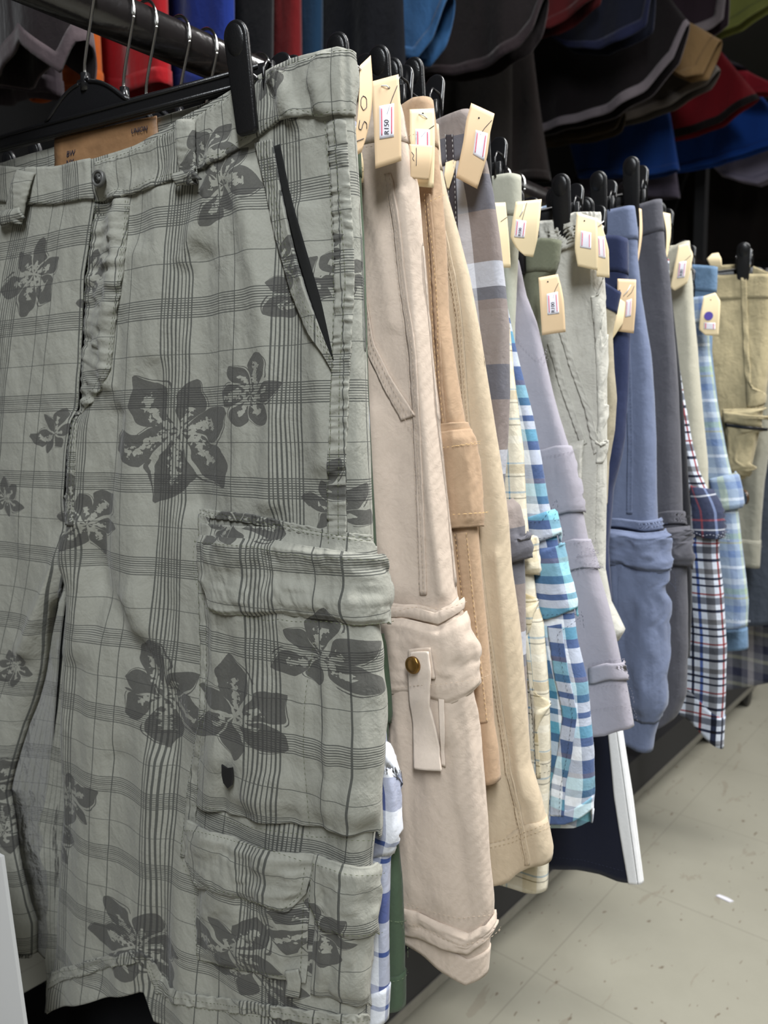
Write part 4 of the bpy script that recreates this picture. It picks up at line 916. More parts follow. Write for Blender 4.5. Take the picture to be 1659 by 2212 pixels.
patch(g, 'cargo_pocket', [(1312, 1180), (1310, 1380), (1330, 1540)], [(1426, 1200), (1436, 1380), (1424, 1545)], off=.003, n=60, m=50, th=.0018, puff=.006, wob=.004, edge=.1)
stitches(g, [[(1310, 1206), (1360, 1222), (1428, 1226)], [(1318, 1130), (1420, 1132)], [(1344, 1240), (1346, 1400), (1352, 1550)]], ts, off=.013)
hem_strip(g, .04)
# dark grey cargo
m_dg = cloth('charcoal_cotton', lin('55555c'), twill=.25, wr=.4, wear=.10)
G18 = shorts('cargo_shorts', 'charcoal cargo shorts right of the slate blue pair', m_dg, .872, 6, [(1429, 434), (1434, 500), (1438, 545), (1447, 600), (1455, 700), (1465, 850), (1470, 1000), (1473, 1110), (1480, 1150), (1484, 1200), (1484, 1240), (1487, 1300), (1488, 1400), (1483, 1500), (1470, 1535), (1456, 1554)],
             [(1380, 1590), (1430, 1566), (1456, 1554)], T=(.008, .014), top=[(1360, 452), (1400, 440), (1429, 431)], amp=.0040, seed=18, N=50, NR=120, arc=8, fr=11)
g = G18; patch(g, 'pocket_flap', [(1400, 1150), (1404, 1226)], [(1478, 1142), (1488, 1230)], off=.006, n=30, m=40, th=.0022, puff=.004, wob=.003); patch(g, 'flap_welt', [(1400, 1112), (1402, 1138)], [(1474, 1110), (1478, 1134)], off=.003, n=10, m=30, th=.002)
tdg = th_mat('34343a'); stitches(g, [[(1404, 1216), (1484, 1220)], [(1400, 1122), (1474, 1120)], [(1462, 1250), (1466, 1400), (1462, 1500)]], tdg, off=.009)
# black pair
m_bk = cloth('black_cotton', lin('17181e'), twill=.2, wr=.3)
G19 = shorts('black_shorts', 'black shorts showing as a dark strip right of the charcoal pair', m_bk, .902, 5, [(1436, 470), (1442, 560), (1458, 700), (1474, 850), (1484, 1000), (1491, 1100), (1494, 1200), (1494, 1300), (1490, 1420)], [(1420, 1440), (1490, 1420)], T=(.007, .009), amp=.002, seed=19, N=30, NR=70)
# white navy red plaid
P0, PN, PR, PG = lin('dfe3ea'), lin('2c3248'), lin('a04a4c'), lin('8f8f92')
m_pl = cloth('white_navy_red_plaid', P0, warp=bandstops(P0, [(.15, .10, PN), (.32, .05, PN), (.48, .06, lin('5b70a8')), (.70, .16, PG), (.9, .05, PR)]), weft=bandstops(P0, [(.10, .10, PG), (.24, .05, PN), (.38, .04, PN), (.55, .03, PR), (.68, .14, lin('767a84')), (.88, .06, PN)]), pw=.05, pf=.062, twill=.2, wr=.5, mixm='MULTIPLY')
G20 = shorts('plaid_shorts', 'white, navy and red plaid cargo shorts beside the black pair', m_pl, .934, 5, [(1444, 560), (1446, 640), (1456, 720), (1476, 850), (1494, 950), (1512, 1020), (1530, 1060), (1550, 1110), (1554, 1160), (1554, 1200), (1562, 1280), (1569, 1400), (1567, 1500), (1561, 1616)], [(1440, 1520), (1490, 1548), (1530, 1592), (1561, 1616)], T=(.008, .013), amp=.004, seed=20, N=50, NR=110, fr=11)
g = G20; m_pf = cloth('navy_red_plaid', PN, warp=bandstops(lin('3c4258'), [(.2, .05, P0), (.5, .06, PR), (.8, .05, lin('8fa0c8'))]), weft=bandstops(lin('30364e'), [(.3, .06, PR), (.6, .05, P0)]), pw=.03, pf=.04)
patch(g, 'pocket_flap', [(1494, 1048), (1492, 1150)], [(1542, 1060), (1554, 1160)], off=.006, n=30, m=30, th=.002, puff=.003, mat=m_pf, label='navy and red plaid pocket flap')
stitches(g, [[(1494, 1142), (1520, 1156), (1552, 1148)]], th_mat('c8ccd8'), off=.0105); hem_strip(g, .04)
# stone khaki
m_sk = cloth('pale_stone_cotton', lin('b9b5a4'), twill=.2, wr=.3)
G21 = shorts('cotton_shorts', 'pale stone shorts tapering to a point behind the red-lined plaid pair', m_sk, .970, 5, [(1489, 522), (1492, 560), (1496, 610), (1500, 680), (1508, 760), (1518, 900), (1527, 1000), (1528, 1080)], [(1440, 1090), (1528, 1080)], T=(.008, .011), top=[(1440, 545), (1465, 530), (1489, 521)], amp=.004, seed=21, N=36, NR=70, hw=.23)
# blue-green plaid with a button pocket
Q0 = lin('8fa3bd')
m_bg = cloth('blue_green_plaid', Q0, warp=bandstops(Q0, [(.2, .14, lin('6d83aa')), (.45, .10, lin('aebf9f')), (.7, .1, lin('5b73a0')), (.88, .05, lin('dfe6ee'))]), weft=bandstops(lin('93a2b6'), [(.12, .10, lin('c9d2da')), (.3, .10, lin('8da58a')), (.42, .03, lin('a6a266')), (.62, .12, lin('647ba6')), (.86, .05, lin('dfe6ee'))]), pw=.05, pf=.075, twill=.2)
G22 = shorts('plaid_shorts', 'blue and green plaid shorts with a brown button on the pocket flap', m_bg, 1.065, 5, [(1528, 640), (1534, 760), (1546, 850), (1560, 930), (1575, 1000), (1590, 1060), (1597, 1120), (1606, 1200), (1613, 1260), (1617, 1300), (1615, 1352)], [(1500, 1352), (1570, 1354), (1615, 1352)], T=(.008, .015), amp=.004, seed=22, N=50, NR=90, fr=10)
g = G22; patch(g, 'pocket_flap', [(1534, 1034), (1550, 1104)], [(1590, 1020), (1600, 1096)], off=.006, n=20, m=24, th=.002, puff=.003)
bt = button(g, 1573, 1075, .0100, M_btn2, .0118)
bt['label'] = 'brown horn button'; stitches(g, [[(1530, 1338), (1612, 1338)]], th_mat('dfe4ea'), off=.003)
# denim
m_dn = cloth('washed_blue_denim', lin('65809c'), twill=.4, wr=.6, wear=.2, tw=400)
G23 = shorts('denim_shorts', 'washed blue denim shorts, waistband showing left of the khaki pair', m_dn, 1.118, 5, [(1549, 577), (1548, 620), (1540, 700), (1538, 760), (1552, 880), (1575, 1000), (1600, 1180), (1612, 1300), (1615, 1400)], [(1500, 1404), (1574, 1402), (1615, 1400)], T=(.008, .011), top=[(1470, 572), (1495, 573), (1549, 577)], amp=.0035, seed=23, N=40, NR=80)
hem_strip(G23, .03)
# khaki pair turned more to the viewer
m_kh = cloth('khaki_cotton', lin('a89c7c'), twill=.3, wr=.6, wear=.12, tw=400)
G24 = shorts('cargo_shorts', 'khaki cargo shorts with a zipped pocket, turned to show their front at the right edge', m_kh, 1.215, 10, [(1668, 596), (1672, 660), (1668, 760), (1655, 860), (1642, 930), (1626, 1000), (1610, 1034)], [(1500, 1040), (1560, 1036), (1610, 1034)], T=(.010, .02), top=[(1530, 592), (1560, 598), (1610, 594), (1668, 594)], backtop=[(1540, 572), (1612, 566), (1668, 590)], amp=.006, seed=24, N=60, NR=100, fr=9, crotch=.22)
g = G24; tk2 = th_mat('8c8266'); stitches(g, [[(1544, 648), (1660, 650)], [(1606, 600), (1612, 760), (1622, 880)], [(1640, 600), (1648, 700), (1650, 780)]], tk2, off=.0035)
strip(g, 'side_seam', [(1606, 600), (1612, 760), (1620, 880)], 12, off=.0014, n=40, m=6, th=.0014, ripple=.0012)
patch(g, 'cargo_pocket', [(1562, 884), (1570, 960), (1568, 1028)], [(1640, 880), (1626, 960), (1612, 1026)], off=.004, n=40, m=40, th=.002, puff=.005, wob=.003)
patch(g, 'pocket_welt', [(1564, 890), (1566, 912)], [(1636, 898), (1634, 922)], off=.0105, n=10, m=30, th=.0025, puff=.002)
patch(g, 'zip', [(1568, 914), (1568, 920)], [(1630, 924), (1630, 930)], off=.0110, n=5, m=20, th=.0015, mat=M_nick, label='dark metal zip')
# grey olive pair
m_go = cloth('grey_olive_cotton', lin('8f8d80'), twill=.2, wr=.5)
G25 = shorts('cotton_shorts', 'grey olive shorts at the right edge, one leg reaching below the khaki pair', m_go, 1.275, 7, [(1690, 640), (1690, 780), (1672, 880), (1664, 960), (1652, 1040), (1645, 1120), (1640, 1227)], [(1560, 1218), (1606, 1222), (1640, 1227)], T=(.010, .014), amp=.004, seed=25, N=40, NR=80)
stitches(G25, [[(1600, 1170), (1642, 1176)], [(1606, 960), (1650, 968)]], th_mat('b8b6a8'), off=.003); hem_strip(G25, .045)
m_dd = cloth('dark_grey_denim', lin('3c424c'), twill=.4, wr=.5, wear=.25, tw=400)
G26 = shorts('denim_shorts', 'dark grey denim shorts low at the right edge', m_dd, 1.345, 4, [(1700, 640), (1700, 1350)], [(1560, 1350), (1700, 1345)], T=(.01, .014), amp=.005, seed=26, N=40, NR=70, fr=9)
m_nc = cloth('navy_grey_check', lin('55566a'), warp=bandstops(lin('6a6a76'), [(.25, .3, lin('2a2c3c')), (.7, .2, lin('b4b0b4'))]), weft=bandstops(lin('5a5c60'), [(.3, .3, lin('23263a')), (.75, .14, lin('8f9080'))]), pw=.045, pf=.05)
G27 = shorts('check_shorts', 'navy and grey checked shorts, the lowest hem at the right edge', m_nc, 1.43, 3, [(1715, 640), (1715, 1440)], [(1540, 1492), (1590, 1485), (1659, 1470), (1715, 1458)], T=(.01, .015), amp=.004, seed=27, N=40, NR=70, fr=9)
ALLG = [G2, G3, G4, G5, G6, G7, G8, G9, G10, G11, G12, G13, G14, G15, G16, G17, G18, G19, G20, G21, G22, G23, G24, G25, G26, G27]
def tint(h): return h
HL = ['second hanger on the rail, holding the blue and white check', 'hanger holding the dark green pair', 'hanger holding the pale beige pair, its clip rising beside the white-stickered tag', 'hanger holding the golden tan pair', 'hanger holding the light khaki twill pair', 'hanger holding the brown broad-check pair',
      'hanger holding the cream and tan plaid pair', 'hanger holding the turquoise plaid pair', 'hanger holding the sage grey pair', 'hanger holding the lavender grey pair', 'hanger holding the small olive pair', 'hanger holding the navy track shorts', 'hanger holding the light stone elastic pair', 'hanger holding the olive tan pair', 'hanger holding the dark navy pair',
      'hanger holding the slate blue pair, its broad clip standing alone', 'hanger holding the charcoal pair', 'hanger holding the black pair', 'hanger holding the red-lined plaid pair', 'hanger holding the pale stone pair', 'hanger holding the blue and green plaid pair', 'hanger holding the washed denim pair', 'hanger holding the khaki cargo pair', 'hanger holding the grey olive pair', 'hanger holding the dark denim pair', 'hanger holding the navy check pair']
for i, (gg, l) in enumerate(zip(ALLG, HL)):
    hanger(gg, 'black '+l, clipx=gg.waist-.030-.012*((i*7) % 4)/3, clipz=(gg.ztop+.040+.010*((i*5) % 3)/2, gg.ztop-(.006 if gg is G24 else .028)), left=True)
# a pair hidden behind the elastic waist, only its band in view
G28 = shorts('plaid_shorts', 'blue plaid shorts whose band peeks between the clips above the light stone waist', m_bg, .745, 5, [(1217, 440), (1216, 480), (1214, 520), (1230, 700), (1240, 900)], [(1180, 900), (1240, 900)], T=(.006, .006), amp=.002, seed=28, N=30, NR=60, hw=.2, crotch=.12)

# ------------------------------------------------------------------ price tags
def tag(label, left, right, Y, ang=20, mat=None, curl=.002, sticker=None, text=None, tsize=.0042, trot=90, hole=None, string=None, pen=None, dot=None, cat='price tag', ring=0.):
    """card hanging in a plane turned ang degrees from facing the viewer's aisle side"""
    mat = mat or M_tagm; allp = left+right; cx = sum(p[0] for p in allp)/len(allp); cy = sum(p[1] for p in allp)/len(allp)
    O = on_y(cx, cy, Y); v = -rayd(cx, cy); v[2] = 0; v /= np.linalg.norm(v); a = math.radians(ang)
    n = np.array([v[0]*math.cos(a)-v[1]*math.sin(a), v[0]*math.sin(a)+v[1]*math.cos(a), 0.])
    y0 = min(p[1] for p in allp); y1 = max(p[1] for p in allp)
    def pt(px, py, off=0.):
        t = (py-y0)/(y1-y0); P = on_plane(px, py, O, n); return P+n*(curl*math.sin(t*PI*1.2-.2)+off)
    L = resamp(left, 16); Rr = resamp(right, 16); vs = []; N_ = 10
    for i in range(16):
        for j in range(N_): w_ = j/(N_-1); vs.append(pt(*(L[i]*(1-w_)+Rr[i]*w_)))
    uv = [(j/9*.02, i/15*.05) for i in range(16) for j in range(N_)]
    th = link('price_tag', mesh_from('price_tag', vs, grid_faces(16, N_, 0, True), uv), mat); md = th.modifiers.new('t', 'SOLIDIFY'); md.thickness = .0004; md.offset = 0
    setp(th, label, cat, 'price tags')
    ux = on_plane(cx+10, cy, O, n)-on_plane(cx, cy, O, n); ux[2] = 0; ux /= np.linalg.norm(ux); uz = np.array([0, 0, 1.])
    def sheet(nm, q, off, m, parent, nn=10):
        tl, tr, br, bl = [np.array(p, float) for p in q]; vv = []
        for i in range(nn):
            for j in range(4): t, w_ = i/(nn-1), j/3; p = (tl*(1-w_)+tr*w_)*(1-t)+(bl*(1-w_)+br*w_)*t; vv.append(pt(p[0], p[1], off))
        o = link(nm, mesh_from(nm, vv, grid_faces(nn, 4, 0, True)), m, parent); md = o.modifiers.new('t', 'SOLIDIFY'); md.thickness = .00012; md.offset = 0; return o
    if sticker:
        st = sheet('price_sticker', sticker, .0005, M_stick, th); tl, tr, br, bl = [np.array(p, float) for p in sticker]
        for f in (.16, .84):
            a_ = tl*(1-f)+tr*f; b_ = bl*(1-f)+br*f; a2 = a_*.9+b_*.1; b2 = a_*.1+b_*.9; d = (tr-tl)*.035
            sheet('red_line', [a2-d, a2+d, b2+d, b2-d], .0007, M_red, st)
        if text:
            c = (tl+tr+br+bl)/4; c = c+(bl+br-tl-tr)/2*.18
            ax = pt(*(tl+(bl-tl)*.1))-pt(*(bl-(bl-tl)*.1)); ax /= np.linalg.norm(ax)
            ay = np.cross(n, ax); text_mesh(text, tsize, M_ink, pt(c[0], c[1], .00085), ax, ay, st, 'printed_price')
    if pen:
        for stroke in pen:
            P = resamp(stroke, 14); bm = bmesh.new(); add_tube(bm, [pt(p[0], p[1], .0004) for p in P], .00022, 5); bm_to('pen_mark', bm, M_ink, th)
    if dot:
        bm = bmesh.new(); c = Vector(pt(dot[0], dot[1], .0006)); r = dot[2]; add_tube(bm, [c, c+Vector(n)*.0002], r, 24); o = bm_to('purple_dot', bm, M_purple, th, False)
    if hole:
        c = Vector(pt(hole[0], hole[1], .0003)); bm = bmesh.new(); add_tube(bm, [c, c+Vector(n)*.0002], .0007, 12); bm_to('punched_hole', bm, M_hole, th, False)
    if string:
        bm = bmesh.new(); P = [pt(p[0], p[1], .002 if 0 < i < len(string)-1 else .0006) for i, p in enumerate(string)]; add_tube(bm, P, .00045, 6); bm_to('plastic_string', bm, M_clear, th)
    return th
tag('narrow side-on tan tag with 150 in pen, beside the floral waistband', [(776, 142), (768, 200), (765, 270), (764, 342)], [(802, 119), (799, 180), (793, 260), (788, 300), (782, 328)], .378, 52, curl=.003, string=[(757, 142), (766, 145), (776, 152)],
    pen=[[(783, 300), (768, 306)], [(770, 262), (769, 280), (776, 282), (777, 272), (780, 264), (786, 268), (787, 280)], [(776, 210), (783, 214), (784, 234), (777, 242), (771, 232), (771, 216), (776, 210)]])
tag('small cream tag low behind the side-on tan tag', [(762, 332), (765, 395)], [(782, 330), (785, 394)], .415, 20, M_tagy)
tag('tan tag with a white R150 sticker, on the pale beige pair', [(801, 177), (806, 260), (811, 364)], [(861, 160), (864, 220), (867, 347)], .408, 8, sticker=[(818, 232), (850, 226), (850, 298), (819, 303)], text='R150', tsize=.0046, hole=(840, 191), string=[(823, 187), (834, 189), (840, 192)], pen=[[(858, 186), (846, 216), (835, 250)]])
tag('cream tag under a smaller folded tan slip, on the golden tan pair', [(885, 236), (884, 300), (900, 402)], [(938, 234), (938, 320), (937, 405)], .448, 12, M_tagy, sticker=[(896, 281), (927, 282), (927, 340), (896, 338)], hole=(913, 246), string=[(904, 247), (912, 251), (922, 257)], pen=[[(937, 273), (920, 285), (908, 299)]])
tag('folded tan slip with pen strokes lying over the cream tag', [(884, 311), (887, 385)], [(934, 315), (926, 388)], .440, 12, pen=[[(899, 320), (898, 360)], [(888, 330), (893, 338), (890, 345), (893, 350)]])
tag('yellowish tag seen small between the khaki and brown check pairs', [(962, 352), (958, 380), (966, 406)], [(987, 342), (978, 380), (970, 408)], .508, 15, M_tagy)
tag('tilted pink-tan tag with a white sticker, on the brown check pair', [(1018, 222), (1007, 260), (1000, 310), (985, 384)], [(1068, 247), (1058, 290), (1052, 340), (1031, 407)], .500, 5, curl=.003, sticker=[(1027, 284), (1053, 292), (1045, 350), (1021, 336)], hole=(1034, 257), pen=[[(1062, 262), (1046, 280), (1036, 296)]])
tag('pale tag hanging along the brown check edge, left of the sage band', [(1066, 438), (1072, 500), (1080, 578)], [(1092, 437), (1096, 500), (1104, 578)], .562, 20, M_tagy, pen=[[(1080, 480), (1094, 470)]])
tag('small corner of a tag between brown check and lavender pairs', [(1090, 598), (1090, 626)], [(1096, 600), (1104, 630)], .590, 15)
tag('wide tag with one rounded corner, hanging before the sage band', [(1114, 436), (1106, 480), (1102, 515), (1116, 538), (1134, 552)], [(1170, 430), (1166, 470), (1160, 520), (1152, 555)], .578, 6, M_tagy, curl=.003, sticker=[(1114, 476), (1136, 480), (1132, 516), (1110, 514)], text='R100', tsize=.0032, pen=[[(1138, 438), (1126, 482)]], string=[(1132, 444), (1128, 458), (1122, 470)])
tag('tan tag with a small R100 sticker, under the olive waistband', [(1163, 600), (1166, 660), (1171, 724)], [(1205, 592), (1212, 620), (1217, 650), (1222, 717)], .618, 8, sticker=[(1180, 636), (1204, 631), (1207, 678), (1182, 681)], text='R100', tsize=.0044, hole=(1183, 609), pen=[[(1206, 612), (1198, 628), (1194, 645)]])
tag('large cream tag on the gathered elastic waist', [(1246, 458), (1242, 500), (1241, 540), (1248, 575)], [(1288, 472), (1290, 500), (1290, 540), (1291, 584)], .655, 6, M_tagy, curl=.003, sticker=[(1254, 500), (1276, 505), (1276, 540), (1252, 536)], tsize=.0035, hole=(1262, 478))
tag('narrow cream tag overlapping the large cream one, right of the elastic waist', [(1285, 470), (1287, 530), (1289, 597)], [(1298, 478), (1306, 510), (1314, 540), (1317, 600)], .668, 10, M_tagy, sticker=[(1290, 512), (1304, 512), (1307, 560), (1292, 556)], string=[(1292, 490), (1298, 484), (1304, 478)])
tag('pointed tip of a tag standing up behind the elastic waist', [(1228, 440), (1220, 470)], [(1230, 440), (1238, 468)], .71, 10)
tag('square-topped tan tag before the slate blue pair', [(1334, 602), (1332, 660), (1330, 715)], [(1374, 604), (1373, 660), (1369, 720)], .742, 8, sticker=[(1352, 650), (1364, 646), (1362, 684), (1350, 686)], hole=(1338, 628), string=[(1346, 640), (1354, 630), (1362, 616)], pen=[[(1370, 618), (1364, 632), (1354, 642)]])
tag('curled cream strip below the square-topped tan tag', [(1330, 640), (1326, 690), (1304, 742)], [(1350, 650), (1342, 700), (1320, 738)], .734, 20, M_tagy, curl=.004)
tag('thin edge-on tag between the slate blue and charcoal bands', [(1381, 450), (1378, 500), (1376, 570)], [(1386, 452), (1384, 500), (1379, 570)], .835, 60)
tag('thin edge-on tag right of the charcoal band, top bent over', [(1432, 458), (1436, 500), (1438, 562)], [(1448, 462), (1446, 500), (1442, 555)], .892, 55, M_tagy)
tag('long cream tag cut at both ends, on the pale stone pair', [(1466, 530), (1456, 575), (1448, 622), (1458, 628)], [(1486, 525), (1497, 550), (1490, 590), (1484, 612)], .940, 8, M_tagy, sticker=[(1466, 567), (1482, 565), (1478, 600), (1462, 602)], text='R80', tsize=.005, pen=[[(1492, 552), (1478, 565)]])
tag('cream tag with a purple dot, on the washed denim pair', [(1520, 640), (1512, 680), (1510, 712), (1524, 724)], [(1545, 632), (1556, 650), (1554, 690), (1552, 726)], 1.035, 8, M_tagy, sticker=[(1520, 697), (1545, 698), (1545, 712), (1520, 711)], dot=(1530, 683, .0055), hole=(1535, 648))
tag('rounded cream tag top standing above the washed denim band', [(1538, 548), (1526, 560), (1534, 574)], [(1552, 546), (1558, 560), (1560, 576)], 1.150, 8, M_tagy)

# ------------------------------------------------------------------ clothes hanging behind, upper rack
RX2, RZ2 = -1.12, 2.30
r2 = thing('garment_rack', 'tall black rack behind, carrying the dark and coloured clothes overhead', 'clothes rack', (RX2, 1.7, 0))
bm = bmesh.new(); add_tube(bm, [(RX2, .15, RZ2), (RX2, 3.3, RZ2)], .016, 16); bm_to('hanging_rail', bm, M_rail, r2)
for y in (.18, 3.27):
    bm = bmesh.new(); add_box(bm, (RX2-.02, y-.02, 0), (RX2+.02, y+.02, RZ2+.02)); bm_to('upright_post', bm, M_dark, r2, False)
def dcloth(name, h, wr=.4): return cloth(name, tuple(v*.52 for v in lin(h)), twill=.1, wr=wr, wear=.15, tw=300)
def hung(name, label, cat, hem, Y, mat, band=None, width=.40, lean=.0, thick=.02, seed=1, amp=.010):
    """a garment on its own hanger over the back rail; its hem is traced on the plane y = Y"""
    th = thing(name, label, cat, (RX2, Y, 1.2), 'clothes hanging on the back rack'); n, m = 40, 40
    H = np.array([on_y(px, py, Y) for px, py in resamp(hem, m)]); x0, x1 = H[0, 0], H[-1, 0]
    xs = np.linspace(x0, x1, m) if abs(x1-x0) > .05 else H[:, 0]
    top = RZ2-.10; c = (x0+x1)/2; shift = RX2-c
    def rows(t0, t1, off, n):
        vs = []; uv = []
        for i in range(n):
            t = t0+(t1-t0)*i/(n-1)
            for s in (1, -1):
                for j in range(m):
                    jj = j if s == 1 else m-1-j; w_ = jj/(m-1)
                    zt = top-.09*abs(2*w_-1)**1.5; hx, hz = H[jj, 0], H[jj, 2]
                    xt = RX2+(w_-.5)*min(abs(x1-x0)+.02, .42)*(1 if x1 > x0 else -1)
                    k = t**1.0; x = xt*(1-k)+hx*k; z = zt*(1-t)+hz*t
                    prof = math.sqrt(max(1-(2*w_-1)**4, 0)); y = Y-s*((thick*(.3+.7*t))*prof+off*(prof > 0))
                    d = amp*(.2+.8*t)*(math.sin(x*38+z*4+seed)+.7*math.sin(x*71-z*6+seed*2.1)+2*float(vnoise(x*9, z*4, seed)))*.5
                    vs.append((x, y+d, z)); uv.append((w_*.4*s, z))
        return vs, uv
    vs, uv = rows(0, 1, 0, n); fs = []
    for i in range(n-1):
        for j in range(2*m):
            a = i*2*m+j; b = i*2*m+(j+1) % (2*m); fs.append((a, b, b+2*m, a+2*m))
    o = link('body', mesh_from('body', vs, fs, uv), mat, th); md = o.modifiers.new('t', 'SOLIDIFY'); md.thickness = .0015; md.offset = 0
    t0 = 1-.022/max(top-H[:, 2].mean(), .1)
    vs, uv = rows(t0, 1.001, .0015, 4); fs = []
    for i in range(3):
        for j in range(2*m):
            a = i*2*m+j; b = i*2*m+(j+1) % (2*m); fs.append((a, b, b+2*m, a+2*m))
    o = link('hem', mesh_from('hem', vs, fs, uv), band or mat, th); md = o.modifiers.new('t', 'SOLIDIFY'); md.thickness = .002; md.offset = 0
    bm = bmesh.new(); pts = [Vector((RX2, Y, RZ2-.11)), Vector((RX2, Y, RZ2-.05))]+[Vector((RX2+.019*math.cos(a), Y, RZ2+.019*math.sin(a))) for a in [math.radians(-30+25*k) for k in range(9)]]
    add_tube(bm, pts, .0016, 6); bm_to('hanger_hook', bm, M_chrome, th)
    return th
BG = [
 ('jacket', 'dark brown jacket with a grey pointed edge, far upper left', 'jacket', [(-140, 175), (20, 175), (100, 110), (140, 150), (157, 166), (172, 80)], .44, '2c2326', '6a5c60'),
 ('shirt', 'dull grey shirt below the dark brown jacket', 'shirt', [(-60, 220), (20, 206), (70, 205), (125, 204)], .50, '4a4048', None),
 ('shirt', 'orange shirt between the grey and red ones', 'shirt', [(60, 215), (122, 190), (150, 194), (204, 180)], .57, 'e06a12', None),
 ('shirt', 'bright red shirt behind the chrome hooks', 'shirt', [(190, 190), (250, 208), (310, 206), (372, 183)], .66, 'c01420', None),
 ('shirt', 'royal blue shirt behind the pipe rail', 'shirt', [(290, 220), (350, 200), (420, 192), (505, 215)], .78, '1e3c9c', None),
 ('shirt', 'black shirt behind the large clip', 'shirt', [(450, 260), (540, 260), (590, 250)], .90, '0a0a10', None),
 ('shirt', 'deep red shirt hanging narrow right of the large clip', 'shirt', [(560, 255), (600, 255), (652, 250)], .98, '7a0c12', None),
 ('shirt', 'dark teal shirt, a narrow strip beside the deep red one', 'shirt', [(610, 260), (650, 260), (690, 240)], 1.06, '143c5c', None),
 ('shirt', 'near-black navy shirt above the floral waistband', 'shirt', [(640, 260), (760, 240), (880, 220)], 1.13, '0b0f1a', None),
 ('shirt', 'sky blue shirt with a slanting edge at the top', 'shirt', [(800, 60), (845, 120), (915, 138), (945, 90), (978, -10)], 1.22, '3f74ac', None),
 ('shirt', 'large dark brown shirt with a curved hem', 'shirt', [(820, 190), (905, 172), (1000, 168), (1080, 145), (1130, 110), (1160, 66), (1182, -10)], 1.42, '221a1c', '3c3034'),
 ('trousers', 'dark olive-black trousers below the curved hem', 'trousers', [(880, 395), (1000, 390), (1100, 385)], 1.56, '1c1713', None),
 ('trousers', 'black-brown trousers beside the dark olive-black ones', 'trousers', [(1060, 400), (1120, 392), (1188, 388)], 1.66, '241c1a', None),
 ('shirt', 'dark red shirt at the top right of centre', 'shirt', [(1100, 90), (1200, 70), (1240, 40), (1290, 5), (1300, -30)], 1.74, '5e1216', None),
 ('shirt', 'navy shirt with a rounded hem', 'shirt', [(1150, 60), (1230, 105), (1300, 112), (1350, 96), (1402, 60), (1412, -20)], 1.82, '10162c', '20264a'),
 ('shirt', 'black shirt with a pale grey trim along its hem', 'shirt', [(1120, 300), (1255, 268), (1330, 246), (1400, 200), (1460, 130), (1490, 50)], 1.94, '170f13', '8c8288'),
 ('shirt', 'olive brown shirt under the pale-trimmed black one', 'shirt', [(1120, 320), (1190, 312), (1280, 302), (1338, 280), (1352, 245)], 2.02, '40311a', None),
 ('shorts', 'tan shorts showing a small pointed hem', 'shorts', [(1440, 150), (1490, 176), (1524, 166), (1556, 84)], 2.08, 'a8865a', None),
 ('shorts', 'grey camouflage shorts hanging at a slant', 'shorts', [(1300, 280), (1365, 266), (1450, 232), (1530, 186), (1556, 150)], 2.14, '5e5650', '8a8078'),
 ('shorts', 'purple-brown shorts with a white-stitched hem', 'shorts', [(1400, 100), (1488, 78), (1530, 70), (1568, 48), (1574, -20)], 2.20, '44343e', 'b0a4a8'),
 ('shirt', 'blue shirt low under the dark ones', 'shirt', [(1250, 385), (1310, 380), (1400, 384), (1470, 368)], 2.26, '14428e', None),
 ('shirt', 'purple-grey shirt below the low blue one', 'shirt', [(1260, 425), (1330, 420), (1400, 426), (1470, 428)], 2.32, '5c5464', None),
 ('shirt', 'lime green shirt at the top right corner', 'shirt', [(1450, 110), (1560, 76), (1600, 60), (1660, 16), (1700, -20)], 2.38, 'a8ae5e', None),
 ('shirt', 'wide crimson shirt with a black hem', 'shirt', [(1300, 325), (1400, 310), (1470, 300), (1560, 268), (1640, 210)], 2.44, '941824', '1a1012'),
 ('shirt', 'dark purple shirt left of the scarlet one', 'shirt', [(1480, 150), (1550, 150), (1616, 150)], 2.52, '2c2234', None),
 ('shirt', 'scarlet shirt at the right edge', 'shirt', [(1560, 204), (1614, 202), (1720, 206)], 2.58, 'c02c3e', None),
 ('shirt', 'bright blue shirt at the right edge', 'shirt', [(1450, 375), (1528, 358), (1580, 346), (1660, 318), (1720, 290)], 2.68, '1f58c0', None),
 ('shirt', 'pale lilac-grey shirt low at the right edge', 'shirt', [(1560, 380), (1600, 392), (1640, 400), (1720, 362)], 2.80, 'b0a8c0', None),
 ('coat', 'long black coat added as dark fill, hanging lowest behind the post', 'coat', [(1150, 560), (1300, 560), (1420, 560)], 2.92, '0c0b0d', None),  # this coat and the next are made up to keep the background dark
 ('coat', 'long brown-black coat added as dark fill, low at the right edge', 'coat', [(1400, 560), (1550, 560), (1720, 560)], 3.02, '1c1512', None),
]
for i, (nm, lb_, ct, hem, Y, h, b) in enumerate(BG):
    hung(nm, lb_, ct, hem, Y, dcloth('back_cloth_'+h, h), dcloth('back_trim_'+b, b) if b else None, seed=i+3)
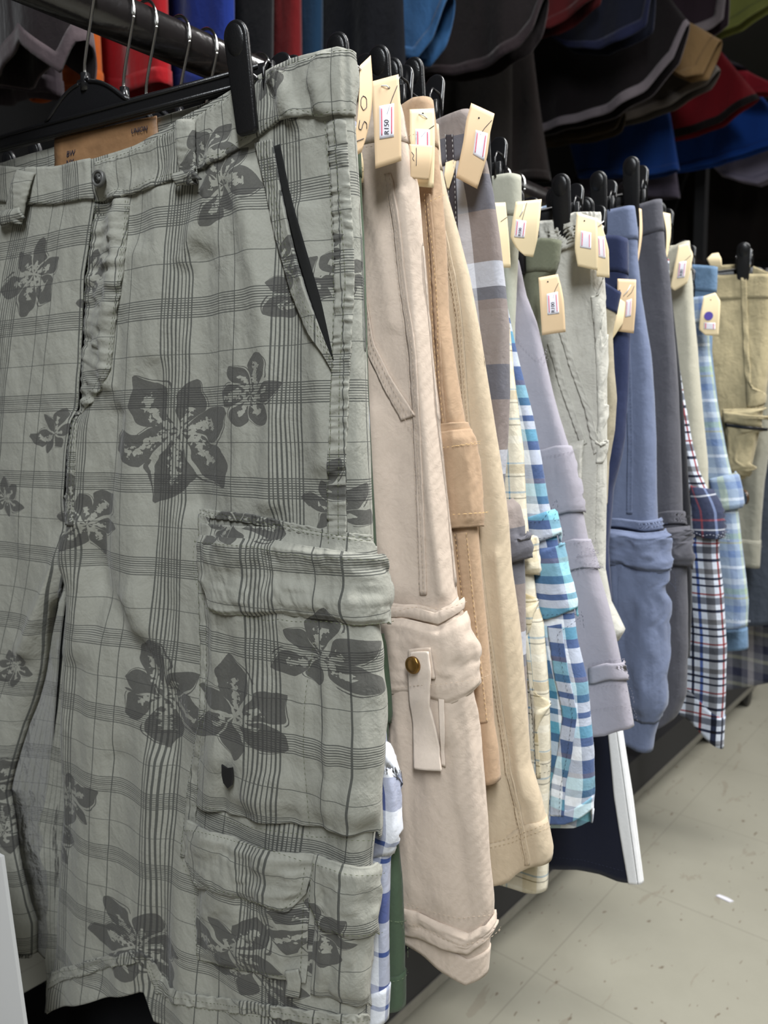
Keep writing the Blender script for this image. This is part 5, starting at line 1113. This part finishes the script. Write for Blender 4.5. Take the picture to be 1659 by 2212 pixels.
# upright of the back rack and the white panel at the lower left
P = on_y(1516, 420, 2.86)
bm = bmesh.new(); add_box(bm, (P[0]-.018, P[1]-.02, 0), (P[0]+.018, P[1]+.02, 2.3)); po = bm_to('rack_post', bm, M_dark, None, False); setp(po, 'black square post standing behind the row, under the blue shirt', 'post')
a0 = on_y(-60, 1830, .24); a1 = on_y(2, 1852, .215); a2 = on_y(56, 2230, .25)
bm = bmesh.new(); vv = [a1, on_y(52, 2212, .215)]; d = (vv[1]-vv[0]); e = vv[0]+d*1.6
L_ = -np.array(G1.u)*.12
q = [vv[0], e, e+L_, vv[0]+L_+np.array([0, 0, .01])]; nb_ = np.array(G1.n)*.003
f0 = [bm.verts.new(Vector(p)) for p in q]; f1 = [bm.verts.new(Vector(p+nb_)) for p in q]
bm.faces.new(f0[::-1]); bm.faces.new(f1)
for i in range(4): bm.faces.new((f0[i], f0[(i+1) % 4], f1[(i+1) % 4], f1[i]))
bmesh.ops.recalc_face_normals(bm, faces=bm.faces)
wp = bm_to('white_card', bm, M_white, None, False); setp(wp, 'plain white card edge at the bottom left corner, in front of the floral leg', 'card')
# scrap of paper on the floor
c = on_plane(1565, 1940, (0, 0, 0.0012), np.array([0, 0, 1.])); bm = bmesh.new()
add_prism(bm, [(-.014, -.003), (.010, -.006), (.015, .001), (.004, .004), (-.010, .004)], c, (1, 0, 0), (0, 1, 0), (0, 0, 1), .0014, 0)
sp = bm_to('paper_scrap', bm, M_stick, None, False); setp(sp, 'tiny pale scrap of paper lying on the tiled floor', 'paper scrap')
